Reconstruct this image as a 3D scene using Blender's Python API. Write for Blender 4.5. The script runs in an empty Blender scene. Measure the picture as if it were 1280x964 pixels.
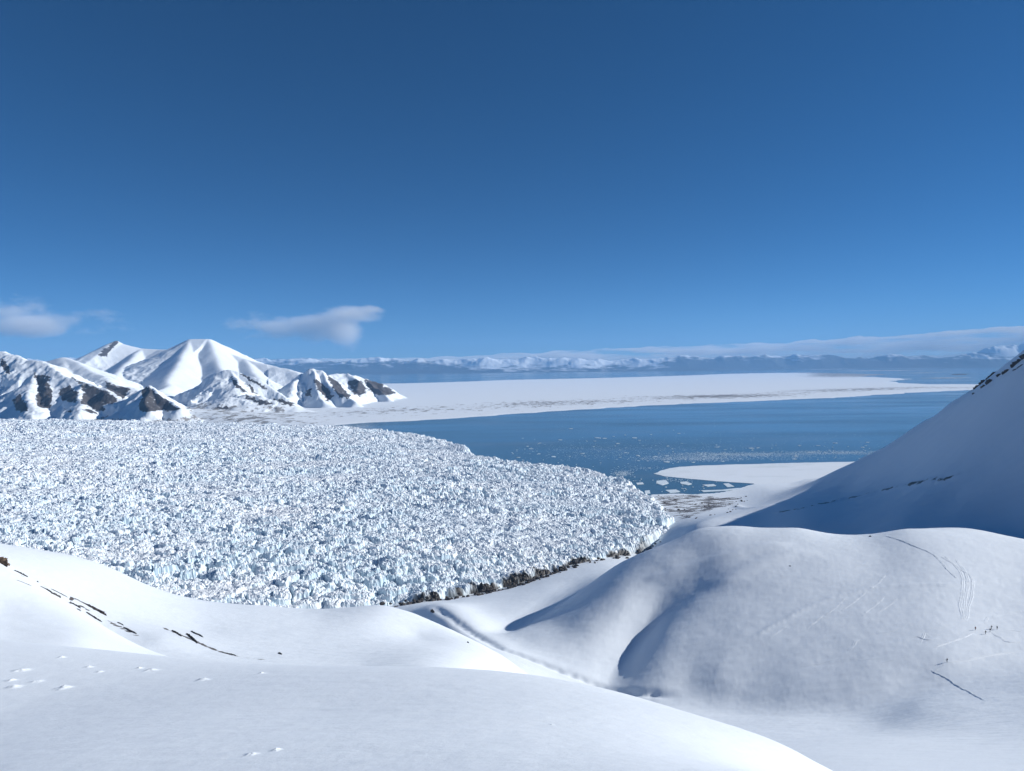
import bpy, math, random
import numpy as np
from mathutils import Vector, Matrix

# ------------------------------------------------------------------ camera, sky, sun, exposure
scene = bpy.context.scene
COL = scene.collection
W0, H0, FPX = 1280.0, 964.0, 881.0          # photo size and focal length in photo pixels
CAM_Z = 350.0
HORIZON_Y, ROLL = 459.0, math.radians(0.62)
PITCH = math.atan((H0 / 2 - HORIZON_Y) / FPX)
SUN_AZ, SUN_EL = math.radians(80.0), math.radians(25.0)
EXPOSURE = 0.2
SKY_STRENGTH, SUN_STRENGTH = 0.070, 5.0

_F = np.array([0, math.cos(PITCH), -math.sin(PITCH)])
_U0 = np.array([0, math.sin(PITCH), math.cos(PITCH)])
_X = np.array([1.0, 0, 0])
_R = math.cos(ROLL) * _X - math.sin(ROLL) * _U0
_U = math.sin(ROLL) * _X + math.cos(ROLL) * _U0

cam_data = bpy.data.cameras.new('camera')
cam_data.sensor_width = 36.0
cam_data.lens = 36.0 * FPX / W0
cam_data.clip_start, cam_data.clip_end = 0.1, 300000.0
cam = bpy.data.objects.new('camera', cam_data)
COL.objects.link(cam)
cam.matrix_world = Matrix(((_R[0], _U[0], -_F[0], 0), (_R[1], _U[1], -_F[1], 0), (_R[2], _U[2], -_F[2], CAM_Z), (0, 0, 0, 1)))
scene.camera = cam

world = bpy.data.worlds.new('World')
scene.world = world
world.use_nodes = True
_nt = world.node_tree
_bg = next(n for n in _nt.nodes if n.type == 'BACKGROUND')
_sky = _nt.nodes.new('ShaderNodeTexSky')
_sky.sky_type = 'NISHITA'
_sky.sun_disc = False
_sky.sun_elevation, _sky.sun_rotation = SUN_EL, SUN_AZ
_sky.altitude = 0.0
_sky.air_density, _sky.dust_density, _sky.ozone_density = 0.5, 0.0, 8.0
_bg.inputs['Strength'].default_value = SKY_STRENGTH
_hs = _nt.nodes.new('ShaderNodeHueSaturation')
_hs.inputs['Saturation'].default_value = 1.10
_hs.inputs['Hue'].default_value = 0.494
_nt.links.new(_sky.outputs[0], _hs.inputs['Color'])
_nt.links.new(_hs.outputs[0], _bg.inputs['Color'])

SUN_DIR = Vector((math.sin(SUN_AZ) * math.cos(SUN_EL), math.cos(SUN_AZ) * math.cos(SUN_EL), math.sin(SUN_EL)))
_sl = bpy.data.lights.new('sun', 'SUN')
_sl.energy, _sl.angle, _sl.color = SUN_STRENGTH, math.radians(0.53), (1.0, 0.985, 0.95)
_so = bpy.data.objects.new('sun', _sl)
COL.objects.link(_so)
_so.rotation_euler = SUN_DIR.to_track_quat('Z', 'Y').to_euler()

scene.view_settings.view_transform = 'Standard'
scene.view_settings.look = 'None'
scene.view_settings.gamma = 1.0
scene.view_settings.use_curve_mapping = False
scene.view_settings.exposure = EXPOSURE
scene.cycles.volume_bounces = 4
scene.cycles.max_bounces = 8

# ------------------------------------------------------------------ numeric helpers
def pix(px, py, d):
    """photo pixel + forward distance -> point in the place"""
    u = (np.asarray(px, float) - W0 / 2) / FPX
    v = (H0 / 2 - np.asarray(py, float)) / FPX
    dr = _F + u[..., None] * _R + v[..., None] * _U
    return np.array([0, 0, CAM_Z]) + dr * (np.asarray(d, float) / dr[..., 1])[..., None]

def to_pix(p):
    q = p - np.array([0, 0, CAM_Z])
    w = q @ _F
    w = np.where(np.abs(w) < 1e-6, 1e-6, w)
    return W0 / 2 + FPX * (q @ _R) / w, H0 / 2 - FPX * (q @ _U) / w

def sea_point(px, py, z=0.0):
    """photo pixel -> the point of the level z seen there"""
    u, v = (px - W0 / 2) / FPX, (H0 / 2 - py) / FPX
    dr = _F + u * _R + v * _U
    return np.array([0, 0, CAM_Z]) + dr * ((z - CAM_Z) / dr[2])

def _hash(ix, iy, seed):
    h = (ix.astype(np.int64) * 374761393 + iy.astype(np.int64) * 668265263 + seed * 974634777) & 0xFFFFFFFF
    h = ((h ^ (h >> 13)) * 1274126177) & 0xFFFFFFFF
    h = ((h ^ (h >> 16)) * 2246822519) & 0xFFFFFFFF
    return ((h ^ (h >> 15)) & 0xFFFFFF) / float(0x1000000)

def noise(x, y, seed=0):
    ix, iy = np.floor(x), np.floor(y)
    fx, fy = x - ix, y - iy
    ux, uy = fx * fx * fx * (fx * (fx * 6 - 15) + 10), fy * fy * fy * (fy * (fy * 6 - 15) + 10)
    def g(a, b):
        t = _hash(ix + a, iy + b, seed) * 2 * np.pi
        return np.cos(t) * (fx - a) + np.sin(t) * (fy - b)
    return 1.5 * ((g(0, 0) * (1 - ux) + g(1, 0) * ux) * (1 - uy) + (g(0, 1) * (1 - ux) + g(1, 1) * ux) * uy)

def fbm(x, y, octaves=4, seed=0, gain=0.5):
    s, a = 0.0, 1.0
    for k in range(octaves):
        s = s + a * noise(x, y, seed + k)
        x, y, a = x * 2.03 + 17.3, y * 2.03 - 9.1, a * gain
    return s

def ridged(x, y, octaves=4, seed=0):
    s, a = 0.0, 1.0
    for k in range(octaves):
        s = s + a * (1 - 2 * np.abs(noise(x, y, seed + k)))
        x, y, a = x * 2.1 + 7.3, y * 2.1 + 3.1, a * 0.5
    return s

def worley(x, y, seed=0):
    ix, iy = np.floor(x), np.floor(y)
    f1 = np.full(x.shape, 9.0); f2 = f1.copy()
    cid = np.zeros(x.shape); cx = np.zeros(x.shape); cy = np.zeros(x.shape)
    for a in (-1, 0, 1):
        for b in (-1, 0, 1):
            px, py = ix + a, iy + b
            ox = px + 0.1 + 0.8 * _hash(px, py, seed) - x
            oy = py + 0.1 + 0.8 * _hash(px, py, seed + 77) - y
            d = np.sqrt(ox * ox + oy * oy)
            near = d < f1
            f2 = np.where(near, f1, np.minimum(f2, d))
            f1 = np.where(near, d, f1)
            cid = np.where(near, _hash(px, py, seed + 5), cid)
            cx = np.where(near, ox, cx); cy = np.where(near, oy, cy)
    return f1, f2, cid, cx, cy

def sstep(a, b, x):
    t = np.clip((x - a) / (b - a), 0, 1)
    return t * t * (3 - 2 * t)

def smax(a, b, k):
    h = np.clip(0.5 + 0.5 * (a - b) / k, 0, 1)
    return b * (1 - h) + a * h + k * h * (1 - h)

class TPS:
    """thin plate spline through scattered points"""
    def __init__(self, P, v, lam=1e-4):
        P = np.asarray(P, float); v = np.asarray(v, float)
        n = len(P)
        A = np.zeros((n + 3, n + 3))
        A[:n, :n] = self.phi(P[:, None] - P[None]) + lam * np.eye(n)
        A[:n, n] = 1; A[:n, n + 1:] = P; A[n, :n] = 1; A[n + 1:, :n] = P.T
        self.w = np.linalg.solve(A, np.concatenate([v, np.zeros(3)]))
        self.P = P
    @staticmethod
    def phi(d):
        r2 = (d * d).sum(-1)
        return 0.5 * r2 * np.log(np.maximum(r2, 1e-12))
    def __call__(self, Q):
        out = np.empty(len(Q)); n = len(self.P)
        for i in range(0, len(Q), 40000):
            q = Q[i:i + 40000]
            out[i:i + 40000] = self.phi(q[:, None] - self.P[None]) @ self.w[:n] + self.w[n] + q @ self.w[n + 1:]
        return out

def poly_dist(x, y, pts, closed=False):
    """distance to a polyline, and the arc parameter (0..n) of the nearest place"""
    pts = [np.asarray(p, float)[:2] for p in pts]
    best = np.full(x.shape, 1e18); arc = np.zeros(x.shape)
    n = len(pts)
    for i in range(n if closed else n - 1):
        a, b = pts[i], pts[(i + 1) % n]
        e = b - a
        t = np.clip(((x - a[0]) * e[0] + (y - a[1]) * e[1]) / (e @ e), 0, 1)
        d = (x - a[0] - t * e[0]) ** 2 + (y - a[1] - t * e[1]) ** 2
        m = d < best
        best = np.where(m, d, best); arc = np.where(m, i + t, arc)
    return np.sqrt(best), arc

def inside(x, y, pts):
    r = np.zeros(x.shape, bool); n = len(pts)
    for i in range(n):
        (x0, y0), (x1, y1) = pts[i][:2], pts[(i + 1) % n][:2]
        if y0 == y1: continue
        c = ((y0 > y) != (y1 > y)) & (x < (x1 - x0) * (y - y0) / (y1 - y0) + x0)
        r ^= c
    return r

# ------------------------------------------------------------------ mesh and material helpers
def mesh_from(name, V, Fq, smooth=True, attrs=None):
    me = bpy.data.meshes.new(name)
    V = np.asarray(V, np.float32); Fq = np.asarray(Fq, np.int32)
    k = Fq.shape[1]
    me.vertices.add(len(V)); me.vertices.foreach_set('co', V.ravel())
    me.loops.add(Fq.size); me.loops.foreach_set('vertex_index', Fq.ravel())
    me.polygons.add(len(Fq)); me.polygons.foreach_set('loop_start', np.arange(0, Fq.size, k, dtype=np.int32))
    me.polygons.foreach_set('use_smooth', np.full(len(Fq), smooth))
    for an, av in (attrs or {}).items():
        a = me.attributes.new(an, 'FLOAT', 'POINT')
        a.data.foreach_set('value', np.asarray(av, np.float32).ravel())
    me.update(calc_edges=True)
    me.validate()
    return me

def obj(name, me, m, parent=None):
    o = bpy.data.objects.new(name, me)
    COL.objects.link(o)
    if m is not None and not me.materials: me.materials.append(m)
    o.parent = parent
    return o

def grid_faces(R, C, wrap=False):
    i = np.arange(R * C).reshape(R, C)
    a, b, c, d = i[:-1, :-1], i[:-1, 1:], i[1:, 1:], i[1:, :-1]
    f = np.stack([a, b, c, d], -1).reshape(-1, 4)
    if wrap:
        f = np.concatenate([f, np.stack([i[:-1, -1], i[:-1, 0], i[1:, 0], i[1:, -1]], -1)])
    return f

def tag(o, label, cat, group=None):
    o['label'] = label; o['category'] = cat
    if group: o['group'] = group
    return o

def struct(o, kind='structure'):
    o['kind'] = kind
    return o

class NT:
    def __init__(self, name):
        self.m = bpy.data.materials.new(name)
        self.m.use_nodes = True
        self.t = self.m.node_tree
        self.t.nodes.clear()
        self.out = self.t.nodes.new('ShaderNodeOutputMaterial')
    def n(self, typ, ins=None, **props):
        nd = self.t.nodes.new(typ)
        for k, v in props.items(): setattr(nd, k, v)
        for k, v in (ins or {}).items():
            s = nd.inputs[k]
            if isinstance(v, bpy.types.NodeSocket): self.t.links.new(v, s)
            else: s.default_value = v
        return nd
    def pos(self, sx=1, sy=1, sz=1, rz=0):
        g = self.n('ShaderNodeNewGeometry')
        return self.n('ShaderNodeMapping', {'Vector': g.outputs['Position'], 'Scale': (sx, sy, sz), 'Rotation': (0, 0, rz)}).outputs[0]
    def noise(self, vec, scale, detail=4, rough=0.55):
        return self.n('ShaderNodeTexNoise', {'Vector': vec, 'Scale': scale, 'Detail': detail, 'Roughness': rough}).outputs[0]
    def ramp(self, fac, a, b, ca=(0, 0, 0, 1), cb=(1, 1, 1, 1)):
        r = self.n('ShaderNodeValToRGB', {'Fac': fac})
        e = r.color_ramp.elements
        e[0].position, e[0].color, e[1].position, e[1].color = a, ca, b, cb
        return r.outputs[0]
    def math(self, op, a, b=0.0, clamp=False):
        return self.n('ShaderNodeMath', {0: a, 1: b}, operation=op, use_clamp=clamp).outputs[0]
    def mix(self, f, a, b):
        nd = self.n('ShaderNodeMix', data_type='RGBA')
        for s, v in ((nd.inputs[0], f), (nd.inputs[6], a), (nd.inputs[7], b)):
            if isinstance(v, bpy.types.NodeSocket): self.t.links.new(v, s)
            else: s.default_value = v
        return nd.outputs[2]
    def attr(self, name):
        return self.n('ShaderNodeAttribute', attribute_name=name).outputs['Fac']
    def bump(self, h, strength, dist, normal=None):
        d = {'Height': h, 'Strength': strength, 'Distance': dist}
        if normal: d['Normal'] = normal
        return self.n('ShaderNodeBump', d).outputs[0]
    def bsdf(self, color, rough=0.6, spec=0.3, normal=None, **kw):
        d = {'Base Color': color, 'Roughness': rough, 'Specular IOR Level': spec}
        if normal: d['Normal'] = normal
        d.update(kw)
        b = self.n('ShaderNodeBsdfPrincipled', d)
        self.t.links.new(b.outputs[0], self.out.inputs['Surface'])
        return self.m

SNOW = (0.80, 0.85, 0.90, 1)

def mat_snow():
    k = NT('snow')
    drift = k.noise(k.pos(0.35, 1.6, 1, 0.5), 0.30, 6, 0.65)
    fine = k.noise(k.pos(), 2.2, 5, 0.65)
    nrm = k.bump(drift, 0.14, 0.4)
    nrm = k.bump(fine, 0.25, 0.08, nrm)
    st = k.noise(k.pos(0.5, 0.5, 0.5), 0.6, 6, 0.75)
    st2 = k.noise(k.pos(0.03, 0.06, 0.05), 1.0, 5, 0.6)
    f = k.ramp(k.math('ADD', k.attr('bare'), k.math('ADD', k.math('MULTIPLY', st, 0.5), k.math('MULTIPLY', st2, 0.7))), 0.98, 1.08)
    c = k.mix(f, SNOW, k.mix(st, (0.05, 0.042, 0.038, 1), (0.17, 0.145, 0.125, 1)))
    return k.bsdf(c, 0.55, 0.25, nrm)

def mat_ice():
    k = NT('glacier_ice')
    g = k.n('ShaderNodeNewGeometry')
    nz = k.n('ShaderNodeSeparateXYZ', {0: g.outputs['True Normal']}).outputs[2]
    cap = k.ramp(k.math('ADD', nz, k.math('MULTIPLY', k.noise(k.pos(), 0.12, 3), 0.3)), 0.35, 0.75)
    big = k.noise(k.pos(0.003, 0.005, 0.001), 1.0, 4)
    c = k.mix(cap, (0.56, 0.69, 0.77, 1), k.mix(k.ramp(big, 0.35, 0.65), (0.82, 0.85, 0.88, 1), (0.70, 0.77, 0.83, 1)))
    c = k.mix(k.attr('dirt'), c, (0.024, 0.021, 0.020, 1))
    return k.bsdf(c, 0.5, 0.3)

def mat_water():
    k = NT('sea_water')
    band = k.noise(k.pos(0.0006, 0.0022, 1, 0.12), 1.0, 5, 0.55)
    rip = k.noise(k.pos(1, 1, 1), 0.22, 4, 0.6)
    nrm = k.bump(rip, 0.10, 0.5)
    r = k.n('ShaderNodeMapRange', {'Value': band, 'From Min': 0.35, 'From Max': 0.65, 'To Min': 0.10, 'To Max': 0.2}).outputs[0]
    silt = k.ramp(k.noise(k.pos(0.0011, 0.0042, 1, 0.06), 1.0, 6, 0.62), 0.54, 0.68)
    return k.bsdf(k.mix(silt, (0.058, 0.112, 0.132, 1), (0.125, 0.16, 0.165, 1)), r, 0.5, nrm)

M_SNOW, M_ICE, M_WATER = mat_snow(), mat_ice(), mat_water()

# ------------------------------------------------------------------ near ground: four overlapping snow forms
def layer(points, lam=1e-3, extra=None):
    P = np.array(points, float)
    w = pix(P[:, 0], P[:, 1], P[:, 2])
    if extra is not None: w = np.concatenate([w, extra])
    rho = np.hypot(w[:, 0], w[:, 1])
    return TPS(np.stack([np.arctan2(w[:, 0], w[:, 1]) * 3.0, np.log(rho)], 1), (CAM_Z - w[:, 2]) / rho, lam)

def eval_layer(t, az, rho):
    return CAM_Z - rho * t(np.stack([az * 3.0, np.log(rho)], 1))

A_PTS = [(0, 818, 52), (200, 826, 44), (400, 834, 36.5), (600, 838, 30.5), (680, 846, 28), (760, 862, 25.5), (830, 882, 23.5), (900, 903, 22), (960, 923, 20.5), (1000, 945, 19.5),
         (0, 964, 12.5), (400, 964, 10.2), (800, 964, 9.0), (1040, 975, 19), (1090, 1010, 18.5), (1180, 1090, 17), (0, 890, 23), (400, 890, 18.5), (700, 900, 16), (850, 930, 15)]
_aw = pix(*np.array(A_PTS, float).T)
A_XYZ = [tuple(p) for p in _aw] + [(0, 0, 348.3), (-15, 0, 345.2), (15, 0, 350.3), (0, -20, 356), (-60, -40, 372), (60, -40, 360), (22, 8, 345.5), (40, 12, 337.0), (20, 32, 328.0),
         (0, 60, 315), (-30, 60, 318), (30, 60, 303), (60, 40, 304), (0, 110, 270), (-80, 110, 275), (90, 110, 250), (-60, 30, 332), (-80, 70, 306), (90, 20, 320)]
A_XYZ = np.array(A_XYZ)
TA = TPS(A_XYZ[:, :2] / 50.0, A_XYZ[:, 2], 1e-4)

B_PTS = [(0, 700, 160), (60, 736, 150), (120, 776, 140), (170, 806, 132), (270, 832, 120),
         (0, 728, 180), (60, 762, 170), (120, 797, 162), (170, 822, 155), (0, 760, 118), (0, 780, 105), (100, 800, 100), (0, 815, 85), (150, 826, 95), (300, 845, 95), (60, 770, 118),
         (40, 705, 260), (80, 715, 270), (150, 745, 270), (0, 697, 400), (85, 697, 385), (140, 712, 382), (190, 735, 380), (250, 750, 378), (330, 757, 375), (480, 757, 365), (520, 768, 362), (560, 785, 358), (600, 806, 350), (640, 828, 320),
         (250, 785, 250), (300, 795, 235), (200, 800, 190), (400, 800, 240), (500, 803, 255), (300, 828, 165), (450, 832, 170), (600, 836, 200), (400, 775, 310), (520, 795, 300),
         (700, 880, 300), (760, 930, 280), (850, 1000, 250), (700, 960, 180), (900, 1080, 180), (600, 870, 130), (500, 880, 100), (1100, 1100, 300),
         (0, 730, 500), (200, 775, 500), (480, 795, 480), (0, 800, 700), (200, 840, 700), (480, 860, 650), (640, 900, 500), (800, 980, 450), (0, 1000, 1200), (480, 1000, 1200), (900, 1100, 900),
         (-300, 640, 170), (-300, 690, 120), (-300, 640, 400), (-300, 700, 600), (-700, 600, 200), (-700, 640, 500), (-300, 900, 1100)]

M_PTS = [(1280, 830, 306), (1183, 826, 312), (1100, 835, 316), (1000, 835, 332), (900, 835, 350),
         (1280, 800, 340), (1234, 787, 353), (1100, 800, 348), (1000, 800, 367), (900, 800, 387),
         (1280, 750, 396), (1100, 750, 405), (1000, 750, 420), (930, 750, 437),
         (1280, 700, 472), (1100, 700, 484), (1000, 700, 496), (940, 700, 510), (880, 705, 530),
         (870, 658, 640), (920, 656, 618), (1000, 655, 600), (1130, 656, 565), (1200, 668, 540), (1280, 676, 520), (1450, 685, 500),
         (1000, 705, 740), (1130, 695, 700), (1280, 695, 660), (870, 720, 760), (1000, 740, 1000), (1280, 760, 1000), (800, 800, 800)]
M_XYZ = [(77, 365, 190), (50, 386, 173), (25, 390, 150), (0, 390, 125), (90, 422, 190), (72, 430, 174), (45, 432, 150), (10, 430, 120), (122, 470, 196), (103, 462, 187), (85, 463, 172), (60, 465, 150),
         (128, 496, 190), (113, 500, 180), (90, 505, 160), (60, 510, 130), (120, 560, 188), (90, 565, 165), (50, 570, 130), (86, 345, 190), (98, 325, 196), (132, 303, 205), (108, 302, 199), (165, 275, 211), (230, 255, 219), (330, 240, 228), (88, 292, 193), (200, 190, 222), (300, 170, 240), (450, 250, 215), (500, 400, 225), (500, 550, 220), (450, 700, 190)]
C_PTS = [(1280, 964, 85), (1150, 964, 84), (1060, 964, 84), (1280, 920, 150), (1100, 925, 150), (1280, 890, 210), (1000, 925, 170), (1280, 850, 278), (1150, 882, 256), (1100, 905, 245), (1000, 893, 288), (900, 878, 330), (850, 866, 352), (800, 864, 365), (750, 860, 380),
         (700, 833, 405), (660, 815, 430), (620, 800, 465), (590, 785, 520), (560, 769, 590), (540, 757, 680),
         (870, 720, 780), (815, 700, 1200), (870, 720, 950), (1000, 740, 1000), (1280, 760, 1000),
         (720, 735, 900), (760, 712, 1020), (700, 745, 800), (650, 765, 690), (600, 765, 680), (640, 740, 930), (560, 753, 860), (700, 712, 1080), (640, 728, 1050), (480, 760, 880), (330, 770, 860), (0, 775, 850), (-300, 780, 850),
         (600, 690, 1500), (300, 690, 1500), (800, 650, 1700), (0, 690, 1500), (0, 640, 2400), (600, 625, 2400), (820, 625, 2200), (1000, 660, 1700), (1280, 700, 1700),
         (500, 830, 400), (300, 930, 300), (100, 980, 200), (300, 1060, 150), (600, 940, 150), (700, 990, 140), (850, 950, 130), (500, 860, 500), (0, 860, 500), (-300, 900, 400),
         (1600, 900, 130), (1600, 800, 260), (1600, 740, 400), (1700, 964, 80), (2200, 900, 130), (2200, 760, 400), (2200, 740, 800)]

D_PTS = [(1280, 444, 1000), (1240, 470, 1100), (1200, 497, 1200), (1150, 530, 1350), (1100, 562, 1550), (1066, 581, 1750), (1035, 595, 1880),
         (1350, 402, 950), (1450, 345, 900), (1600, 280, 850), (1800, 240, 800), (2200, 260, 700),
         (1280, 500, 900), (1280, 560, 800), (1280, 620, 725), (1280, 668, 665), (1200, 560, 950), (1200, 620, 800), (1200, 660, 715), (1130, 600, 1050), (1130, 650, 780), (1060, 612, 1250), (1060, 650, 880), (1000, 650, 930), (980, 632, 1150), (1000, 618, 1400),
         (960, 645, 1080), (900, 648, 1150), (870, 658, 1080), (850, 668, 1150), (1000, 590, 2500), (1100, 590, 2300), (780, 690, 1500), (760, 740, 1200),
         (1280, 520, 1350), (1200, 545, 1550), (1100, 590, 1900), (1450, 480, 1300), (1800, 400, 1200), (1280, 560, 2000), (1280, 590, 2600), (1800, 560, 2400),
         (1280, 760, 560), (1100, 740, 650), (900, 740, 800), (1280, 950, 400), (1000, 950, 450), (700, 850, 800), (1500, 560, 620), (1500, 760, 480), (1800, 560, 520), (1800, 760, 400), (2200, 700, 400), (1800, 1100, 250)]
D_LEVEL = [(1040, 599.5, 1.0), (1000, 602, 1.0), (950, 605.5, 1.0), (930, 610, 0.7), (905, 616, 0.7), (880, 618, 0.7), (850, 618, 0.7), (825, 619, 0.5), (800, 621, -3),
           (960, 613, 13), (1000, 607, 13), (1040, 594, 13), (930, 624, 9), (900, 634, 12), (860, 638, 9), (850, 629, 5), (830, 628, 4), (810, 635, 3), (930, 635, 30), (960, 626, 32),
           (940, 600, -3), (900, 611, -3), (860, 614, -3), (820, 614, -4), (1000, 597, -3), (940, 592, -6), (860, 606, -8), (1040, 595, -4), (1100, 590, -8)]
N_PTS = [(870, 658, 640), (815, 687, 602), (735, 741, 560), (652, 782, 520), (840, 708, 532), (780, 750, 492), (740, 790, 455), (700, 795, 470), (700, 815, 432), (790, 795, 455), (830, 752, 495), (880, 700, 558)]
N_XYZ = [(150, 500, 193), (160, 560, 198), (200, 600, 198), (30, 560, 152), (10, 560, 139), (-20, 560, 118), (-30, 500, 148), (0, 505, 157), (0, 600, 118), (50, 600, 150), (100, 660, 166), (60, 680, 128), (100, 720, 138), (60, 760, 96), (0, 700, 82), (30, 430, 172), (45, 400, 176), (50, 385, 172), (20, 405, 168), (80, 380, 166), (0, 430, 160), (-60, 450, 140), (150, 400, 170), (150, 720, 150), (220, 700, 160), (120, 900, 80), (250, 850, 90), (-80, 600, 80)]
TN = layer(N_PTS, 1.5e-2, np.array(N_XYZ, float))
C_XYZ = [(80, 480, 160), (60, 550, 132), (100, 560, 145), (20, 480, 160), (0, 540, 137), (-12, 505, 155), (90, 700, 112), (60, 640, 115), (150, 380, 178), (250, 380, 196), (250, 480, 190), (150, 480, 180), (250, 600, 190), (160, 600, 192), (350, 400, 208), (350, 600, 200), (300, 750, 160), (200, 750, 150), (450, 500, 215)]
TM = layer(M_PTS, 1.5e-2, np.array(M_XYZ, float))
TB, TC, TD = layer(B_PTS), layer(C_PTS, 6e-3, np.array(C_XYZ, float)), layer(D_PTS, 1e-3, np.array([sea_point(*p) for p in D_LEVEL]))

def near_height(az, rho):
    x, y = rho * np.sin(az), rho * np.cos(az)
    rr = np.minimum(rho, 130.0)
    za = TA(np.stack([rr * np.sin(az), rr * np.cos(az)], 1) / 50.0) - np.where(np.cos(az) > -0.2, 0.75, 0.0) * np.maximum(rho - 130.0, 0)
    azc = np.clip(az, -1.15, 1.2)
    r2 = np.maximum(rho, 40.0)
    zb, zc, zd, zm, zn = (eval_layer(t, azc, r2) for t in (TB, TC, TD, TM, TN))
    fade = 400.0 * sstep(1.2, 2.0, np.abs(az)) + 60 * sstep(60.0, 40.0, rho)
    k = 0.012 * rho + 0.3
    zm = np.where((rho > 190) & (rho < 1400), zm, -50.0)
    zn = np.where((rho > 250) & (rho < 1200), zn, -50.0)
    zc = smax(smax(zc, zn, 18.0), zm, 5.0 + 9.0 * sstep(455, 540, rho))
    z = smax(zc - fade, zd - fade, k * 1.2)
    z = smax(z, zb - fade, k)
    z = smax(z, za, 0.02 * rho + 0.2)
    return z

SCARPS = []      # low wind-cut steps: (polyline in plan, height, width, break-up)
def relief(x, y, rh):
    z = 0.16 * fbm(x / 11.0, y / 4.0, 4, 3) * sstep(50, 200, rh) + 0.010 * fbm(x / 1.5, y / 0.8, 3, 9)
    z = z + 0.35 * fbm(x / 60.0, y / 45.0, 2, 21) * sstep(100, 400, rh) * sstep(2600, 1200, rh)
    az_ = np.arctan2(x, y)
    z = z + (2.4 * fbm(x / 110.0, y / 70.0, 4, 141) + 0.7 * fbm((x + y) / 14.0, (x - y) / 90.0, 3, 147)) * sstep(680, 950, rh) * sstep(0.30, 0.50, az_)
    for pts, h, w, brk in SCARPS:
        m = (rh > 100)
        d, arc = poly_dist(x, y, pts)
        a = np.minimum(sstep(0, 0.8, arc), sstep(0, 0.8, len(pts) - 1 - arc))
        z = z + m * a * h * np.exp(-(d / w) ** 2) * (1 - brk + brk * np.clip(0.5 + 1.2 * noise(x / (3.4 * w ** 0.8 / 2), y / (3.4 * w ** 0.8 / 2), 15), 0, 1.5))
    return z

def ground(x, y):
    x, y = np.atleast_1d(np.asarray(x, float)), np.atleast_1d(np.asarray(y, float))
    rh = np.hypot(x, y)
    return near_height(np.arctan2(x, y), rh) + relief(x, y, rh)

def place(px, py, d0=6.0, d1=2500.0):
    """where the line of sight through a photo pixel meets the snow"""
    d = np.geomspace(d0, d1, 900)
    p = pix(np.full(d.shape, float(px)), np.full(d.shape, float(py)), d)
    h = p[:, 2] - ground(p[:, 0], p[:, 1])
    k = np.argmax(h < 0) if (h < 0).any() else np.argmin(np.abs(h))
    k = max(k, 1)
    t = h[k - 1] / (h[k - 1] - h[k]) if h[k - 1] != h[k] else 0.5
    q = p[k - 1] + (p[k] - p[k - 1]) * np.clip(t, 0, 1)
    q[2] = ground(q[0], q[1])[0]
    return q

def normal_at(p, e=1.0):
    gx = ground([p[0] + e, p[0] - e], [p[1], p[1]]); gy = ground([p[0], p[0]], [p[1] + e, p[1] - e])
    n = np.array([-(gx[0] - gx[1]) / (2 * e), -(gy[0] - gy[1]) / (2 * e), 1.0])
    return n / np.linalg.norm(n)

def line_on_ground(pts): return [place(*p) for p in pts]
SCARPS_LATER = [
    ([(930, 803), (965, 783), (1005, 762), (1040, 747), (1085, 736), (1120, 732), (1180, 731), (1230, 727), (1290, 722)], 0.5, 2.0, 0.35),
    ([(800, 727), (830, 720), (870, 706), (915, 693), (960, 683), (1000, 680)], 1.3, 8.0, 0.0),
    ([(880, 740), (915, 722), (945, 706), (985, 693), (1030, 688)], 1.0, 10.0, 0.0),
    ([(955, 643), (1000, 637), (1050, 624), (1100, 613), (1180, 600), (1230, 588)], 2.0, 7.0, 0.7),
    ([(862, 640), (920, 632), (980, 634)], 2.0, 10.0, 0.2),
    ([(538, 757), (556, 767), (575, 780), (600, 796), (625, 810), (660, 822), (700, 838), (750, 857), (800, 866), (860, 874)], -2.0, 4.0, 0.25),
]
SCARPS.extend([(line_on_ground(p), h, w, b) for p, h, w, b in SCARPS_LATER])

def bare_near(x, y, z):
    """stony beach beside the glacier, blown-off stripes on the left ridge and the right slope"""
    b = np.zeros(x.shape)
    beach = [tuple(sea_point(*p)[:2]) for p in ((800, 620, 0), (860, 616, 0), (905, 619, 4), (940, 618, 9), (930, 632, 14), (900, 640, 16), (872, 652, 20), (845, 655, 20), (820, 640, 8))]
    m = (np.hypot(x, y) > 1100)
    ins = inside(x[m], y[m], beach); d, _ = poly_dist(x[m], y[m], beach, True)
    b[m] = np.clip(0.5 + np.where(ins, d, -d) / 80.0, 0, 1) * 0.39
    ln = SCARPS[3][0]
    d, arc = poly_dist(x, y, ln)
    b = np.maximum(b, 0.40 * np.exp(-(d / 9.0) ** 2) * sstep(0, 0.5, arc) * sstep(0, 0.8, len(ln) - 1 - arc))
    d, arc = poly_dist(x, y, [sea_point(*p)[:2] for p in ((838, 660, 25), (800, 682, 34), (760, 694, 38), (700, 710, 42), (640, 728, 46), (560, 746, 52), (480, 757, 56))])
    b = np.maximum(b, 0.42 * np.exp(-(d / 11.0) ** 2) * sstep(2.2, 3.2, arc))
    for ln, w in STRIPES:
        d, arc = poly_dist(x, y, ln)
        b = np.maximum(b, 0.43 * np.exp(-(d / w) ** 2))
    return b
STRIPES = [(line_on_ground([(14, 712), (60, 738), (100, 757), (140, 778), (172, 795)]), 2.2), (line_on_ground([(55, 733), (90, 746), (130, 765)]), 1.2),
           (line_on_ground([(205, 785), (245, 802), (290, 819), (330, 825)]), 1.6)]

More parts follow.
